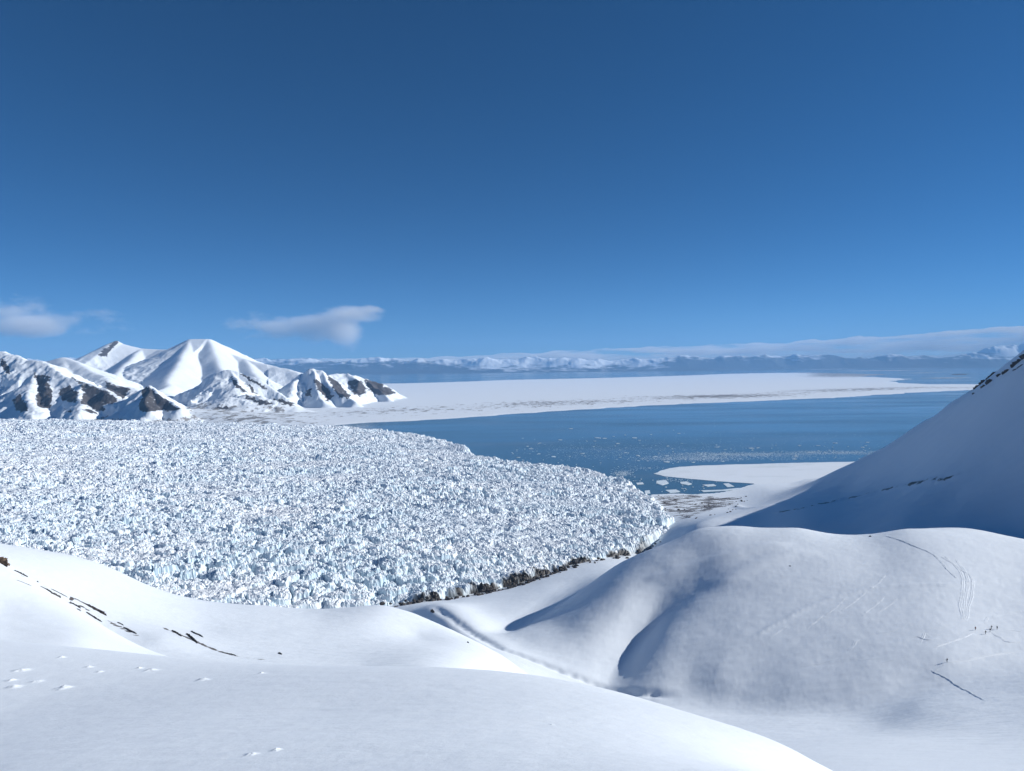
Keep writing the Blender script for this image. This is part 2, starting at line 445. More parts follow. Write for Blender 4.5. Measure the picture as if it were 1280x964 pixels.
def build_near():
    azs = np.concatenate([np.linspace(-180, -75, 50)[:-1], np.linspace(-75, -38, 90)[:-1], np.linspace(-38, 38, 1050), np.linspace(38, 75, 100)[1:], np.linspace(75, 180, 50)[1:-1]])
    azs = np.radians(azs)
    rhos = np.concatenate([np.geomspace(0.4, 8, 60)[:-1], np.geomspace(8, 2700, 980)])
    AZ, RH = np.meshgrid(azs, rhos)
    az, rh = AZ.ravel(), RH.ravel()
    x, y = rh * np.sin(az), rh * np.cos(az)
    z = near_height(az, rh)
    z += relief(x, y, rh)
    V = np.stack([x, y, z], 1)
    Fq = grid_faces(len(rhos), len(azs), wrap=True)[:, ::-1]
    keep = ~np.all(z[Fq] < -6, axis=1)
    me = mesh_from('snow_slopes', V, Fq[keep], attrs={'bare': bare_near(x, y, z)})
    struct(obj('snow_ground', me, M_SNOW))
build_near()

# ------------------------------------------------------------------ glacier
GL = [sea_point(*p) for p in ((-500, 560, 60), (0, 524, 84), (200, 526, 76), (330, 529, 55), (420, 532, 35), (480, 537, 30), (540, 545, 30), (578, 556, 35), (600, 569, 35), (640, 576, 35), (720, 582, 30), (760, 591, 25), (790, 602, 20),
      (815, 617, 15), (835, 634, 15), (850, 648, 18), (838, 660, 25), (800, 682, 34), (760, 694, 38), (700, 710, 42), (640, 728, 46), (560, 746, 52), (480, 757, 56), (330, 768, 60), (100, 775, 65), (-300, 780, 70), (-900, 700, 80))]
GLP = [(p[0], p[1]) for p in GL]

def build_glacier():
    cols, ratio = 1150, 1.0017
    azs = np.radians(np.linspace(-47, 16, cols))
    rhos = 700 * ratio ** np.arange(int(math.log(5200 / 700) / math.log(ratio)))
    AZ, RH = np.meshgrid(azs, rhos)
    x, y = (RH * np.sin(AZ)).ravel(), (RH * np.cos(AZ)).ravel()
    ins = inside(x, y, GLP)
    dist, arc = poly_dist(x, y, GLP, True)
    sd = np.where(ins, dist, -dist)
    use = sd > -60
    base_t = TPS(np.array([p[:2] for p in GL]) / 1000.0, np.array([p[2] for p in GL]), 1e-2)
    z = np.full(x.shape, -30.0); dirt = np.zeros(x.shape)
    xs, ys, s, ar = x[use], y[use], sd[use], arc[use]
    base = base_t(np.stack([xs, ys], 1) / 1000.0)
    base = base + 14 * sstep(0, 400, s)
    wx, wy = xs + 7 * noise(xs / 30, ys / 30, 1) + 1.6 * noise(xs / 5, ys / 5, 3), ys + 7 * noise(xs / 30, ys / 30, 2) + 1.6 * noise(xs / 5, ys / 5, 4)
    h = 9.0 * fbm(xs / 190, ys / 130, 3, 11)
    ca, sa = math.cos(0.5), math.sin(0.5)
    u, v = wx * ca + wy * sa, -wx * sa + wy * ca
    f1, f2, cid, cx, cy = worley(u / 30, v / 21, 31)
    h += (cid - 0.3) * 11 * sstep(0.0, 0.16, f2 - f1) - 7 * sstep(0.26, 0.0, f2 - f1) + (cid * 7 % 1 - 0.5) * 9 * cx + (cid * 13 % 1 - 0.5) * 9 * cy
    f1, f2, cid, cx, cy = worley(wx / 10, wy / 8, 51)
    h += (cid - 0.4) * 6.0 * sstep(0.0, 0.22, f2 - f1) - 3.0 * sstep(0.3, 0.0, f2 - f1) + (cid * 7 % 1 - 0.5) * 8 * cx + (cid * 13 % 1 - 0.5) * 8 * cy
    f1, f2, cid, cx, cy = worley(xs / 4.2, ys / 4.2, 71)
    h += (cid - 0.5) * 2.6 + (cid * 7 % 1 - 0.5) * 4 * cx - 1.2 * sstep(0.25, 0, f2 - f1) + 0.9 * fbm(xs / 2.2, ys / 2.2, 2, 75)
    edge = sstep(-8 , 22, s + 12 * noise(xs / 25, ys / 25, 5))
    band = 0.75 + 0.45 * fbm((xs * ca + ys * sa) / 420, (-xs * sa + ys * ca) / 130, 3, 87)
    tr = np.abs(fbm(u / 150, v / 62, 2, 131))
    h = h - 8.0 * sstep(0.22, 0.02, tr) + 3.5 * sstep(0.35, 0.8, tr)
    h = h * edge * 0.72 * np.clip(band, 0.35, 1.2)
    bx = sea_point(577, 562, 35)
    h = h + 13 * np.exp(-((xs - bx[0]) ** 2 + (ys - bx[1]) ** 2) / 70.0 ** 2)
    z[use] = np.where(s > -30, (base + h) * edge + (1 - edge) * (base * 0.3 - 14), -30)
    lat = sstep(15.8, 17.2, ar) * (1 - sstep(21.6, 22.6, ar))
    nz = fbm(xs / 26, ys / 26, 4, 91)
    dirt[use] = lat * sstep(20, 9, s + 17 * nz - 7 * sstep(18.6, 19.6, ar) * sstep(21.9, 21.2, ar))
    V = np.stack([x, y, z], 1)
    Fq = grid_faces(len(rhos), cols)[:, ::-1]
    keep = np.all((sd > -25)[Fq], axis=1)
    Fq = Fq[keep]
    idx, inv = np.unique(Fq, return_inverse=True)
    me = mesh_from('glacier', V[idx], inv.reshape(Fq.shape), smooth=False, attrs={'dirt': dirt[idx]})
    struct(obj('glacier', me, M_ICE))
build_glacier()

# ------------------------------------------------------------------ water
def sheet(name, x0, x1, y0, y1, z, m):
    me = mesh_from(name, [(x0, y0, z), (x1, y0, z), (x1, y1, z), (x0, y1, z)], [(0, 1, 2, 3)], False)
    return struct(obj(name, me, m))
sheet('sea_water', -56000, 56000, 300, 55000, 0.0, M_WATER)

# ------------------------------------------------------------------ far shore plain and the mountains on the left
SHORE = [(-900, 520), (-500, 520), (-100, 524), (200, 528), (340, 532), (420, 532), (460, 528.5), (500, 526.5), (560, 523.5), (640, 517.5), (720, 512.5), (800, 507.5), (880, 504), (960, 500.5), (1010, 498.5), (1040, 497.5), (1068, 495.5), (1100, 493.5), (1150, 490.5), (1200, 488), (1300, 485),
         (1300, 482), (1210, 480.5), (1160, 480.5), (1128, 479), (1112, 476.5), (1135, 474), (1100, 472), (1070, 470.5), (1110, 468.5), (1060, 467), (1010, 466), (960, 466.5), (910, 467.5), (860, 469.5), (760, 472.5), (640, 475), (560, 478), (500, 479.5), (440, 480), (200, 480), (-300, 486), (-900, 480)]
SHOREP = [tuple(sea_point(*p)[:2]) for p in SHORE]

def ridge(pts, slope, amp=0.25, seed=1):
    return dict(p=pix(*np.array(pts, float).T), slope=slope, amp=amp, seed=seed)

RIDGES = [
    # near left hill: sky line, its right-hand nose, and the spurs of its front
    ridge([(-420, 470, 5400), (-200, 440, 5700), (-60, 432, 5900), (0, 440, 5850), (22, 448, 5750), (47, 452, 5650), (62, 458, 5550), (82, 469, 5450), (105, 479, 5350), (132, 487, 5200), (150, 498, 5050), (166, 511, 4900)], 0.62, 0.35, 1),
    ridge([(47, 452, 5650), (42, 476, 5350), (36, 514, 4850)], 0.66, 0.5, 3),
    ridge([(105, 479, 5350), (101, 496, 5050), (94, 514, 4750)], 0.66, 0.5, 5),
    # little dark pyramid
    ridge([(120, 505, 5000), (160, 503, 5000), (172, 490, 5020), (183, 482, 5000), (198, 490, 4950), (214, 501, 4900), (232, 512, 4800)], 0.72, 0.3, 6),
    ridge([(183, 482, 5000), (186, 500, 4800), (190, 514, 4650)], 0.75, 0.3, 7),
    # smooth dome and saddle behind
    ridge([(40, 462, 7200), (60, 452, 7200), (80, 447, 7100), (100, 454, 6900), (118, 468, 6500), (134, 476, 6200), (150, 484, 5900), (185, 489, 5700)], 0.5, 0.15, 8),
    ridge([(80, 447, 7100), (86, 470, 6500), (90, 490, 5900)], 0.5, 0.15, 9),
    # high snow mountain: left peak, saddle, flat top, long right shoulder
    ridge([(-80, 450, 10500), (40, 452, 10300), (80, 451, 10100), (100, 449, 9900), (116, 447, 9700), (126, 438, 9600), (136, 430, 9550), (145, 426, 9500), (153, 430, 9500), (164, 433, 9500), (178, 436, 9500), (200, 437, 9500), (214, 437, 9400), (225, 433, 9200), (235, 426, 9050), (241, 424, 9000), (260, 424, 9000), (267, 427, 9000), (277, 436, 8950), (290, 443, 8900), (305, 449, 8800), (325, 454, 8700), (345, 458, 8600), (365, 462, 8500), (375, 467, 8400), (400, 485, 8100)], 0.52, 0.06, 10),
    ridge([(238, 424, 9000), (230, 440, 8500), (219, 460, 7800), (208, 480, 7000), (198, 498, 6200)], 0.58, 0.05, 11),
    ridge([(262, 424, 9000), (272, 450, 8400), (282, 475, 7600)], 0.55, 0.05, 12),
    ridge([(178, 436, 9500), (165, 448, 9000), (150, 462, 8300), (140, 474, 7600)], 0.55, 0.05, 13),
    ridge([(305, 449, 8800), (318, 468, 8100), (330, 485, 7300)], 0.5, 0.05, 14),
    # shaded hill in the middle with its broken foot
    ridge([(205, 503, 6300), (225, 493, 6350), (244, 484, 6400), (258, 472, 6400), (270, 465, 6400), (284, 463, 6400), (298, 466, 6400), (317, 475, 6350), (336, 486, 6300), (352, 497, 6200)], 0.6, 0.3, 15),
    ridge([(284, 463, 6400), (288, 482, 6100), (300, 505, 5600)], 0.65, 0.3, 16),
    ridge([(300, 494, 5700), (325, 496, 5700), (350, 501, 5700), (372, 508, 5650)], 0.4, 0.3, 17),
    ridge([(255, 503, 5600), (285, 498, 5600), (310, 503, 5550)], 0.4, 0.3, 18),
    # rocky cape on the right
    ridge([(340, 499, 6800), (352, 488, 6850), (363, 478, 6900), (375, 468, 6900), (386, 462, 6900), (394, 462, 6900), (406, 465, 6900), (422, 479, 6850), (440, 497, 6750)], 0.72, 0.3, 19),
    ridge([(394, 462, 6900), (398, 480, 6600), (402, 502, 6250)], 0.8, 0.3, 20),
    ridge([(406, 465, 6900), (420, 485, 6600), (436, 503, 6300)], 0.8, 0.3, 21),
    ridge([(375, 468, 6900), (366, 485, 6600), (356, 503, 6250)], 0.8, 0.3, 22),
    ridge([(400, 470, 7500), (416, 468, 7600), (436, 467.5, 7700), (454, 471, 7800), (472, 477, 7900), (486, 484, 8000), (500, 493.5, 8100)], 0.7, 0.3, 23),
    ridge([(440, 467.5, 7700), (447, 482, 7400), (452, 500, 7000)], 0.8, 0.3, 24),
    ridge([(462, 474, 7850), (473, 486, 7600), (482, 498, 7300)], 0.8, 0.3, 25),
    ridge([(430, 470, 7650), (428, 485, 7400), (426, 500, 7100)], 0.8, 0.3, 26),
]
# bare ground on those hills, as outlines seen from the camp, with the range of distances each lies in
def zq(k, x0, y0, pts):
    return [(x0 + a / k, y0 + b / k) for a, b in pts]
Z2, Z3 = 4.923, 4.571
BARE = [
    (zq(Z2, 0, 420, [(75, 395), (120, 355), (150, 400), (185, 465), (130, 472), (95, 465)]), 4000, 6000),
    (zq(Z2, 0, 420, [(205, 230), (265, 235), (300, 290), (322, 340), (322, 440), (240, 450), (215, 390), (235, 310), (215, 270)]), 4000, 6000),
    (zq(Z2, 0, 420, [(270, 235), (305, 250), (315, 285), (290, 285)]), 4000, 6000),
    (zq(Z2, 0, 420, [(370, 325), (430, 300), (482, 350), (470, 415), (385, 400), (355, 360)]), 4000, 6000),
    (zq(Z2, 0, 420, [(490, 300), (560, 300), (650, 335), (745, 400), (690, 412), (640, 432), (645, 470), (560, 445), (490, 412), (512, 345)]), 4000, 6000),
    (zq(Z2, 0, 420, [(400, 238), (440, 250), (520, 290), (600, 320), (560, 318), (480, 290)]), 4000, 6000),
    (zq(Z2, 0, 420, [(390, 450), (480, 455), (430, 475)]), 4000, 6000),
    (zq(Z2, 0, 420, [(500, 445), (560, 450), (620, 480), (540, 475)]), 4000, 6000),
    (zq(Z2, 0, 420, [(645, 275), (700, 300), (800, 320), (780, 370), (755, 392), (700, 355), (650, 320)]), 4900, 6600),
    (zq(Z2, 0, 420, [(0, 135), (40, 160), (65, 210), (60, 245), (30, 215), (0, 170)]), 4000, 6100),
    (zq(Z2, 0, 420, [(875, 320), (905, 308), (960, 345), (1040, 400), (1110, 440), (1090, 465), (1000, 462), (930, 470), (860, 465), (845, 430), (870, 385)]), 4000, 5200),
    (zq(Z2, 0, 420, [(600, 120), (650, 70), (700, 30), (735, 35), (700, 70), (660, 120), (620, 140)]), 8800, 10000),
    (zq(Z3, 240, 420, [(205, 225), (230, 235), (280, 290), (340, 330), (290, 325), (240, 285)]), 5800, 6700),
    (zq(Z3, 240, 420, [(255, 205), (300, 220), (360, 250), (440, 300), (410, 305), (340, 265), (280, 230)]), 5800, 6700),
    (zq(Z3, 240, 420, [(285, 260), (330, 280), (385, 340), (365, 340), (320, 300)]), 5800, 6700),
    (zq(Z3, 240, 420, [(270, 335), (330, 345), (470, 385), (440, 400), (380, 390), (320, 365)]), 5200, 6100),
    (zq(Z3, 240, 420, [(450, 355), (520, 360), (605, 390), (560, 405), (500, 385)]), 5200, 6300),
    (zq(Z3, 240, 420, [(120, 405), (200, 400), (240, 425), (150, 432)]), 5000, 6100),
    (zq(Z3, 240, 420, [(690, 240), (745, 265), (815, 350), (775, 372), (720, 310)]), 6000, 7200),
    (zq(Z3, 240, 420, [(762, 205), (800, 220), (850, 280), (910, 345), (900, 362), (835, 352), (795, 290)]), 6000, 7200),
    (zq(Z3, 240, 420, [(650, 310), (680, 295), (690, 350), (640, 350)]), 6000, 7200),
    (zq(Z3, 240, 420, [(595, 325), (615, 320), (608, 345)]), 6000, 7200),
    (zq(Z3, 240, 420, [(890, 248), (965, 250), (1005, 310), (965, 345), (930, 335), (895, 290)]), 6800, 8300),
    (zq(Z3, 240, 420, [(975, 238), (1060, 260), (1110, 285), (1180, 335), (1110, 342), (1040, 335), (1000, 290)]), 6800, 8400),
]

def mat_land():
    k = NT('snowy_hills')
    p = k.pos()
    speck = k.noise(k.pos(0.0045, 0.009, 0.01, 0.1), 1.0, 8, 0.72)
    speck2 = k.noise(k.pos(0.016, 0.0075, 0.02, 0.1), 1.0, 5, 0.75)
    tv = k.math('MULTIPLY', k.math('ADD', k.math('MULTIPLY', speck, 0.45), k.math('MULTIPLY', speck2, 0.55)), 1.0)
    plain = k.math('MULTIPLY', k.ramp(k.math('ADD', tv, k.attr('speck')), 0.675, 0.72), 0.85)
    rn = k.noise(k.pos(0.034, 0.034, 0.012), 1.0, 9, 0.74)
    bare = k.ramp(k.math('ADD', k.math('MULTIPLY', k.attr('bare'), 0.74), k.math('MULTIPLY', k.math('SUBTRACT', rn, 0.5), 1.8)), 0.42, 0.56)
    rockc = k.mix(rn, (0.045, 0.042, 0.044, 1), (0.11, 0.102, 0.102, 1))
    c = k.mix(plain, SNOW, (0.17, 0.155, 0.145, 1))
    c = k.mix(bare, c, rockc)
    nrm = k.bump(k.noise(p, 0.02, 6, 0.6), 0.16, 12)
    return k.bsdf(c, 0.7, 0.15, nrm)

def build_land():
    azs = np.radians(np.concatenate([np.linspace(-60, -38, 120)[:-1], np.linspace(-38, -7.5, 720)[:-1], np.linspace(-7.5, 38, 700), np.linspace(38, 55, 40)[1:]]))
    rhos = np.concatenate([np.geomspace(3700, 11000, 640)[:-1], np.geomspace(11000, 40000, 200)])
    AZ, RH = np.meshgrid(azs, rhos)
    x, y = (RH * np.sin(AZ)).ravel(), (RH * np.cos(AZ)).ravel()
    R, C = len(rhos), len(azs)
    ins = inside(x, y, SHOREP)
    dist, _ = poly_dist(x, y, SHOREP, True)
    sd = np.where(ins, dist, -dist)
    sdn = sd + 40 * fbm(x / 300, y / 300, 4, 7) * np.clip(RH.ravel() / 6000, 1, 4)
    ppx = W0 / 2 + FPX * x / y
    base = 5.0 + 90 * sstep(430, 120, ppx) * sstep(9000, 4200, y)
    plain = np.clip(sdn * 0.02, -5, 1) * 4.0 + (base - 4.0) * sstep(0, 500, sdn)
    plain += (1.2 * fbm(x / 350, y / 200, 4, 8) + 5 * sstep(430, 200, ppx) * fbm(x / 160, y / 120, 3, 9)) * sstep(100, 600, sdn)
    z = plain.copy()
    calm = np.where(ppx > 335, 1.0, 0.25 + 0.75 * sstep(7400, 6400, y))
    wx = x + 60 * calm * fbm(x / 500, y / 500, 3, 41); wy = y + 60 * calm * fbm(x / 500, y / 500, 3, 43)
    for rg in RIDGES:
        P = rg['p']
        lo, hi = P.min(0), P.max(0)
        m = (x > lo[0] - 2200) & (x < hi[0] + 2200) & (y > lo[1] - 2500) & (y < hi[1] + 2500)
        xs, ys = wx[m], wy[m]
        d, arc = poly_dist(xs, ys, P)
        i = np.clip(arc.astype(int), 0, len(P) - 2)
        zr = P[i, 2] + (P[i + 1, 2] - P[i, 2]) * (arc - i)
        gul = ridged(xs / 260 + rg['seed'], ys / 260, 3, 100 + rg['seed'])
        rd_ = 40.0 if 8 <= rg['seed'] <= 14 else 14.0
        dd = np.sqrt(d * d + rd_ ** 2) - rd_
        zz = zr - rg['slope'] * dd * (1 + rg['amp'] * 0.5 * (0.6 - gul)) + dd * dd * 0.00007
        z[m] = smax(z[m], zz, 8.0)
    hill = sstep(15, 70, z - plain)
    z += hill * (9 * fbm(x / 130, y / 130, 4, 61) + 5 * ridged(x / 90, y / 160, 3, 67)) * sstep(7200, 5600, y - np.where(ppx > 335, 1900, 0))
    V = np.stack([x, y, z], 1)
    qx, qy = to_pix(V)
    jx = qx + 2.4 * fbm(z / 16, x / 160, 4, 201, 0.6); jy = qy + 2.2 * fbm(x / 50, y / 90, 4, 203, 0.6)
    bare = np.zeros(x.shape)
    for pts, d0, d1 in BARE:
        pts = np.array(pts)
        m = (y > d0) & (y < d1) & (qx > pts[:, 0].min() - 8) & (qx < pts[:, 0].max() + 8) & (qy > pts[:, 1].min() - 8) & (qy < pts[:, 1].max() + 8)
        if not m.any(): continue
        i1 = inside(jx[m], jy[m], pts)
        dd, _ = poly_dist(jx[m], jy[m], pts, True)
        bare[m] = np.maximum(bare[m], np.clip(0.5 + np.where(i1, dd, -dd) / 3.0, 0, 1))
    bare *= sstep(2, 14, z - plain)
    # stony ground: near the inner shore, under the hills, on the bars
    dshore, arcs = poly_dist(x, y, SHOREP[4:20])
    inner = np.exp(-((dshore - 900) / 700.0) ** 2) * (0.17 + 0.10 * noise(x / 1500, y / 1500, 77))
    foot = 0.14 * sstep(470, 330, ppx) * sstep(6400, 5600, y)
    bars = 0.22 * sstep(960, 1040, ppx) * sstep(15000, 20000, y)
    speck = np.where(hill > 0.5, -0.06, np.maximum(np.maximum(inner, foot), bars) + 0.03 * noise(x / 2500, y / 2500, 99) + 0.03)
    Fq = grid_faces(R, C)[:, ::-1]
    keep = ~np.all(z[Fq] < -2.5, axis=1)
    Fq = Fq[keep]
    idx, inv = np.unique(Fq, return_inverse=True)
    me = mesh_from('snowy_hills', V[idx], inv.reshape(Fq.shape), attrs={'bare': bare[idx], 'speck': speck[idx]})
    struct(obj('land', me, mat_land()))
build_land()

# ------------------------------------------------------------------ mountains across the fjord
FAR_TOP = [(-400, 446), (0, 449), (100, 447), (200, 450), (300, 448), (360, 447), (420, 449), (480, 446), (540, 448), (580, 446), (640, 446), (700, 446), (740, 449), (790, 448), (820, 446), (850, 443), (885, 446), (905, 443), (940, 444), (962, 441), (985, 444), (1003, 440.5), (1018, 441), (1040, 442.5), (1060, 444), (1085, 444), (1110, 441.5), (1135, 444), (1170, 444), (1200, 441), (1222, 438), (1240, 431), (1260, 427), (1300, 426), (1400, 430), (1700, 430)]

def mat_far():
    k = NT('far_mountain')
    g = k.n('ShaderNodeNewGeometry')
    z = k.n('ShaderNodeSeparateXYZ', {0: g.outputs['Position']}).outputs[2]
    n1 = k.noise(k.pos(0.0009, 0.0009, 0.004), 1.0, 6, 0.65)
    f = k.math('ADD', k.math('MULTIPLY', z, 0.0011), k.math('MULTIPLY', k.math('SUBTRACT', n1, 0.5), 2.2))
    snow = k.ramp(k.math('ADD', f, k.attr('snowy')), 0.45, 0.85)
    return k.bsdf(k.mix(snow, (0.05, 0.05, 0.055, 1), SNOW), 0.8, 0.1)

def build_far():
    tops = np.array(FAR_TOP, float)
    azs = np.linspace(-0.95, 0.95, 1700)
    ds = np.linspace(45000, 52500, 60)
    A, D = np.meshgrid(azs, ds)
    a, d = A.ravel(), D.ravel()
    x, y = d * np.tan(a), d
    ppx = W0 / 2 + FPX * np.tan(a)
    top = np.interp(ppx, tops[:, 0], tops[:, 1])
    ztop = pix(ppx, top, np.full(ppx.shape, 48500.0))[:, 2]
    n = ridged(x / 2600, y / 2600, 4, 301)
    prof = np.exp(-((y - 48700 - 500 * noise(x / 3000, y * 0, 33)) / 1300.0) ** 2)
    front = 330 * np.exp(-((y - 46200) / 600.0) ** 2) * (0.55 + 0.6 * noise(x / 5200, y * 0 + 3, 35)) * sstep(1000, 700, ppx)
    z = (ztop * (0.76 + 0.17 * n) * prof + front - 20)
    V = np.stack([x, y, z], 1)
    snowy = np.interp(ppx, [0, 540, 610, 820, 850, 1180, 1260], [-0.2, -0.2, 0.35, 0.35, -0.35, -0.3, 0.0])
    me = mesh_from('far_mountains', V, grid_faces(len(ds), len(azs))[:, ::-1], attrs={'snowy': snowy})
    struct(obj('mountains', me, mat_far()))
build_far()

# ------------------------------------------------------------------ haze
def build_haze():
    x0, x1, y0, y1, z0, z1 = -56500, 56500, -700, 55500, -40, 2300
    v = [(x, y, z) for z in (z0, z1) for x, y in ((x0, y0), (x1, y0), (x1, y1), (x0, y1))]
    f = [(0, 3, 2, 1), (4, 5, 6, 7), (0, 1, 5, 4), (1, 2, 6, 5), (2, 3, 7, 6), (3, 0, 4, 7)]
    k = NT('haze')
    pv = k.n('ShaderNodeVolumePrincipled', {'Color': (0.28, 0.58, 1.0, 1), 'Density': 1.7e-5, 'Anisotropy': 0.0})
    k.t.links.new(pv.outputs[0], k.out.inputs['Volume'])
    struct(obj('haze', mesh_from('haze', v, f, False), k.m), 'stuff')
build_haze()

# ------------------------------------------------------------------ clouds, beyond the haze
def cloud_mat(name, build, density):
    k = NT(name)
    g = k.n('ShaderNodeNewGeometry')
    d = build(k, g.outputs['Position'])
    pv = k.n('ShaderNodeVolumePrincipled', {'Color': (0.99, 0.99, 0.99, 1), 'Density': k.math('MULTIPLY', d, density), 'Anisotropy': 0.0})
    k.t.links.new(pv.outputs[0], k.out.inputs['Volume'])
    k.m.cycles.volume_step_rate = 1.0
    return k.m

CLOUD_D = 62000.0
PXM = CLOUD_D / FPX
def blob_cloud(name, blobs, density, label):
    """blobs: (px, py, rx, ry, weight, tilt in degrees) of puffs, sizes in photo pixels at the cloud's distance"""
    P = [pix(b[0], b[1], CLOUD_D) for b in blobs]
    lo = np.min([[p[0] - b[2] * PXM, p[1] - 3200, p[2] - b[3] * PXM * 1.6] for p, b in zip(P, blobs)], 0)
    hi = np.max([[p[0] + b[2] * PXM, p[1] + 3200, p[2] + b[3] * PXM * 1.6] for p, b in zip(P, blobs)], 0)
    def build(k, pos):
        tot = None
        for p, b in zip(P, blobs):
            off = k.n('ShaderNodeVectorMath', {0: pos, 1: tuple(p)}, operation='SUBTRACT').outputs[0]
            mp = k.n('ShaderNodeMapping', {'Vector': off, 'Rotation': (0, math.radians(b[5]), 0), 'Scale': (1 / (b[2] * PXM), 1 / 3200.0, 1 / (b[3] * PXM))}).outputs[0]
            gr = k.n('ShaderNodeTexGradient', {'Vector': mp}, gradient_type='SPHERICAL').outputs[1]
            w = k.math('MULTIPLY', gr, b[4])
            tot = w if tot is None else k.math('ADD', tot, w)
        tot = k.math('MULTIPLY', tot, 1.3)
        nz = k.noise(k.n('ShaderNodeMapping', {'Vector': pos, 'Scale': (0.0005, 0.0005, 0.0010)}).outputs[0], 1.0, 7, 0.68)
        return k.math('MAXIMUM', k.math('SUBTRACT', tot, k.math('MULTIPLY', k.ramp(nz, 0.30, 0.70), 1.15)), 0.0)
    v = [(x, y, z) for z in (lo[2], hi[2]) for x, y in ((lo[0], lo[1]), (hi[0], lo[1]), (hi[0], hi[1]), (lo[0], hi[1]))]
    f = [(0, 3, 2, 1), (4, 5, 6, 7), (0, 1, 5, 4), (1, 2, 6, 5), (2, 3, 7, 6), (3, 0, 4, 7)]
    o = obj(name, mesh_from(name, v, f, False), cloud_mat(name, build, density))
    tag(o, label, 'cloud')
blob_cloud('cloud', [(420, 404, 60, 30, 1.15, 0), (450, 391, 50, 13, 1.0, -14), (470, 386, 22, 6, 0.8, -16), (432, 424, 26, 28, 0.95, 0), (380, 414, 80, 24, 0.9, 0), (320, 406, 90, 24, 0.75, 0)], 0.0006, 'small grey hook-shaped cloud above the right end of the snowy mountains')
blob_cloud('cloud', [(12, 394, 90, 34, 1.1, 0), (62, 409, 84, 17, 0.95, 0), (30, 411, 60, 18, 0.8, 0), (118, 394, 44, 13, 0.75, 0), (146, 408, 36, 14, 0.75, 0)], 0.0005, 'faint flat grey cloud in the sky left of the sharp snowy peak')

def build_bank():
    TOP = [(-700, 452), (0, 449), (150, 450), (300, 447), (450, 446), (560, 444), (640, 441), (720, 436), (800, 433), (900, 429), (960, 427), (1060, 422), (1160, 415), (1240, 410), (1300, 406), (1500, 402), (1900, 400)]
    px = np.linspace(-700, 1900, 120)
    py = np.interp(px, [t[0] for t in TOP], [t[1] for t in TOP])
    y0, y1 = 60000.0, 63500.0
    px = np.linspace(-700, 1900, 420); py = np.interp(px, [t[0] for t in TOP], [t[1] for t in TOP]) + 1.8 - 2.2 * fbm(px / 40.0, px * 0 + 2.5, 4, 12, 0.6)
    a = pix(px, py, np.full(px.shape, CLOUD_D))
    V, n = [], len(px)
    for yy in (y0, y1):
        for i in range(n): V.append((a[i, 0] * yy / CLOUD_D, yy, a[i, 2]))
        for i in range(n): V.append((a[i, 0] * yy / CLOUD_D, yy, 300.0))
    F = []
    for i in range(n - 1):
        F += [(i, i + 1, n + i + 1, n + i)[::-1], (2 * n + i, 2 * n + i + 1, 3 * n + i + 1, 3 * n + i), (i, i + 1, 2 * n + i + 1, 2 * n + i), (n + i, n + i + 1, 3 * n + i + 1, 3 * n + i)[::-1]]
    F += [(0, n, 3 * n, 2 * n), (n - 1, 2 * n - 1, 4 * n - 1, 3 * n - 1)[::-1]]
    def build(k, pos):
        n1 = k.noise(k.n('ShaderNodeMapping', {'Vector': pos, 'Scale': (0.00012, 0.00016, 0.0016)}).outputs[0], 1.0, 6, 0.6)
        n2 = k.noise(k.n('ShaderNodeMapping', {'Vector': pos, 'Scale': (0.0004, 0.0004, 0.0016)}).outputs[0], 1.0, 4, 0.6)
        return k.ramp(k.math('ADD', k.math('MULTIPLY', n1, 0.75), k.math('MULTIPLY', n2, 0.25)), 0.43, 0.60, (0.02, 0.02, 0.02, 1))
    o = obj('cloud_bank', mesh_from('cloud_bank', V, F, False), cloud_mat('cloud_bank', build, 0.0010))
    struct(o, 'stuff')
build_bank()

# ------------------------------------------------------------------ sea ice, drifting ice
def slab(name, outline, z, thick, m, jitter=0.0, step=12.0):
    """flat piece of ice with a broken edge and real thickness"""
    P = [np.array(p[:2]) for p in outline]
    Q = []
    for i in range(len(P)):
        a, b = P[i], P[(i + 1) % len(P)]
        n = max(1, int(np.linalg.norm(b - a) / step))
        for t in range(n): Q.append(a + (b - a) * t / n)
    Q = np.array(Q)
    if jitter: Q = Q + jitter * np.stack([noise(Q[:, 0] / 40, Q[:, 1] / 40, 5), noise(Q[:, 0] / 40, Q[:, 1] / 40, 6)], 1) + 0.3 * jitter * np.stack([noise(Q[:, 0] / 9, Q[:, 1] / 9, 7), noise(Q[:, 0] / 9, Q[:, 1] / 9, 8)], 1)
    import bmesh
    bm = bmesh.new()
    top = [bm.verts.new((p[0], p[1], z)) for p in Q]
    f = bm.faces.new(top)
    if f.normal.z == 0: bm.normal_update()
    f.normal_update()
    if f.normal.z < 0: f.normal_flip()
    r = bmesh.ops.extrude_face_region(bm, geom=[f])
    for v in [g for g in r['geom'] if isinstance(g, bmesh.types.BMVert)]: v.co.z -= thick
    bmesh.ops.recalc_face_normals(bm, faces=bm.faces[:])
    bmesh.ops.triangulate(bm, faces=[g for g in bm.faces if len(g.verts) > 4])
    me = bpy.data.meshes.new(name); bm.to_mesh(me); bm.free()
    return obj(name, me, m)

def mat_plain(name, col, rough=0.6, col2=None, scale=0.5, spec=0.25):
    k = NT(name)
    c = col if col2 is None else k.mix(k.ramp(k.noise(k.pos(), scale, 5, 0.65), 0.35, 0.65), col, col2)
    return k.bsdf(c, rough, spec)

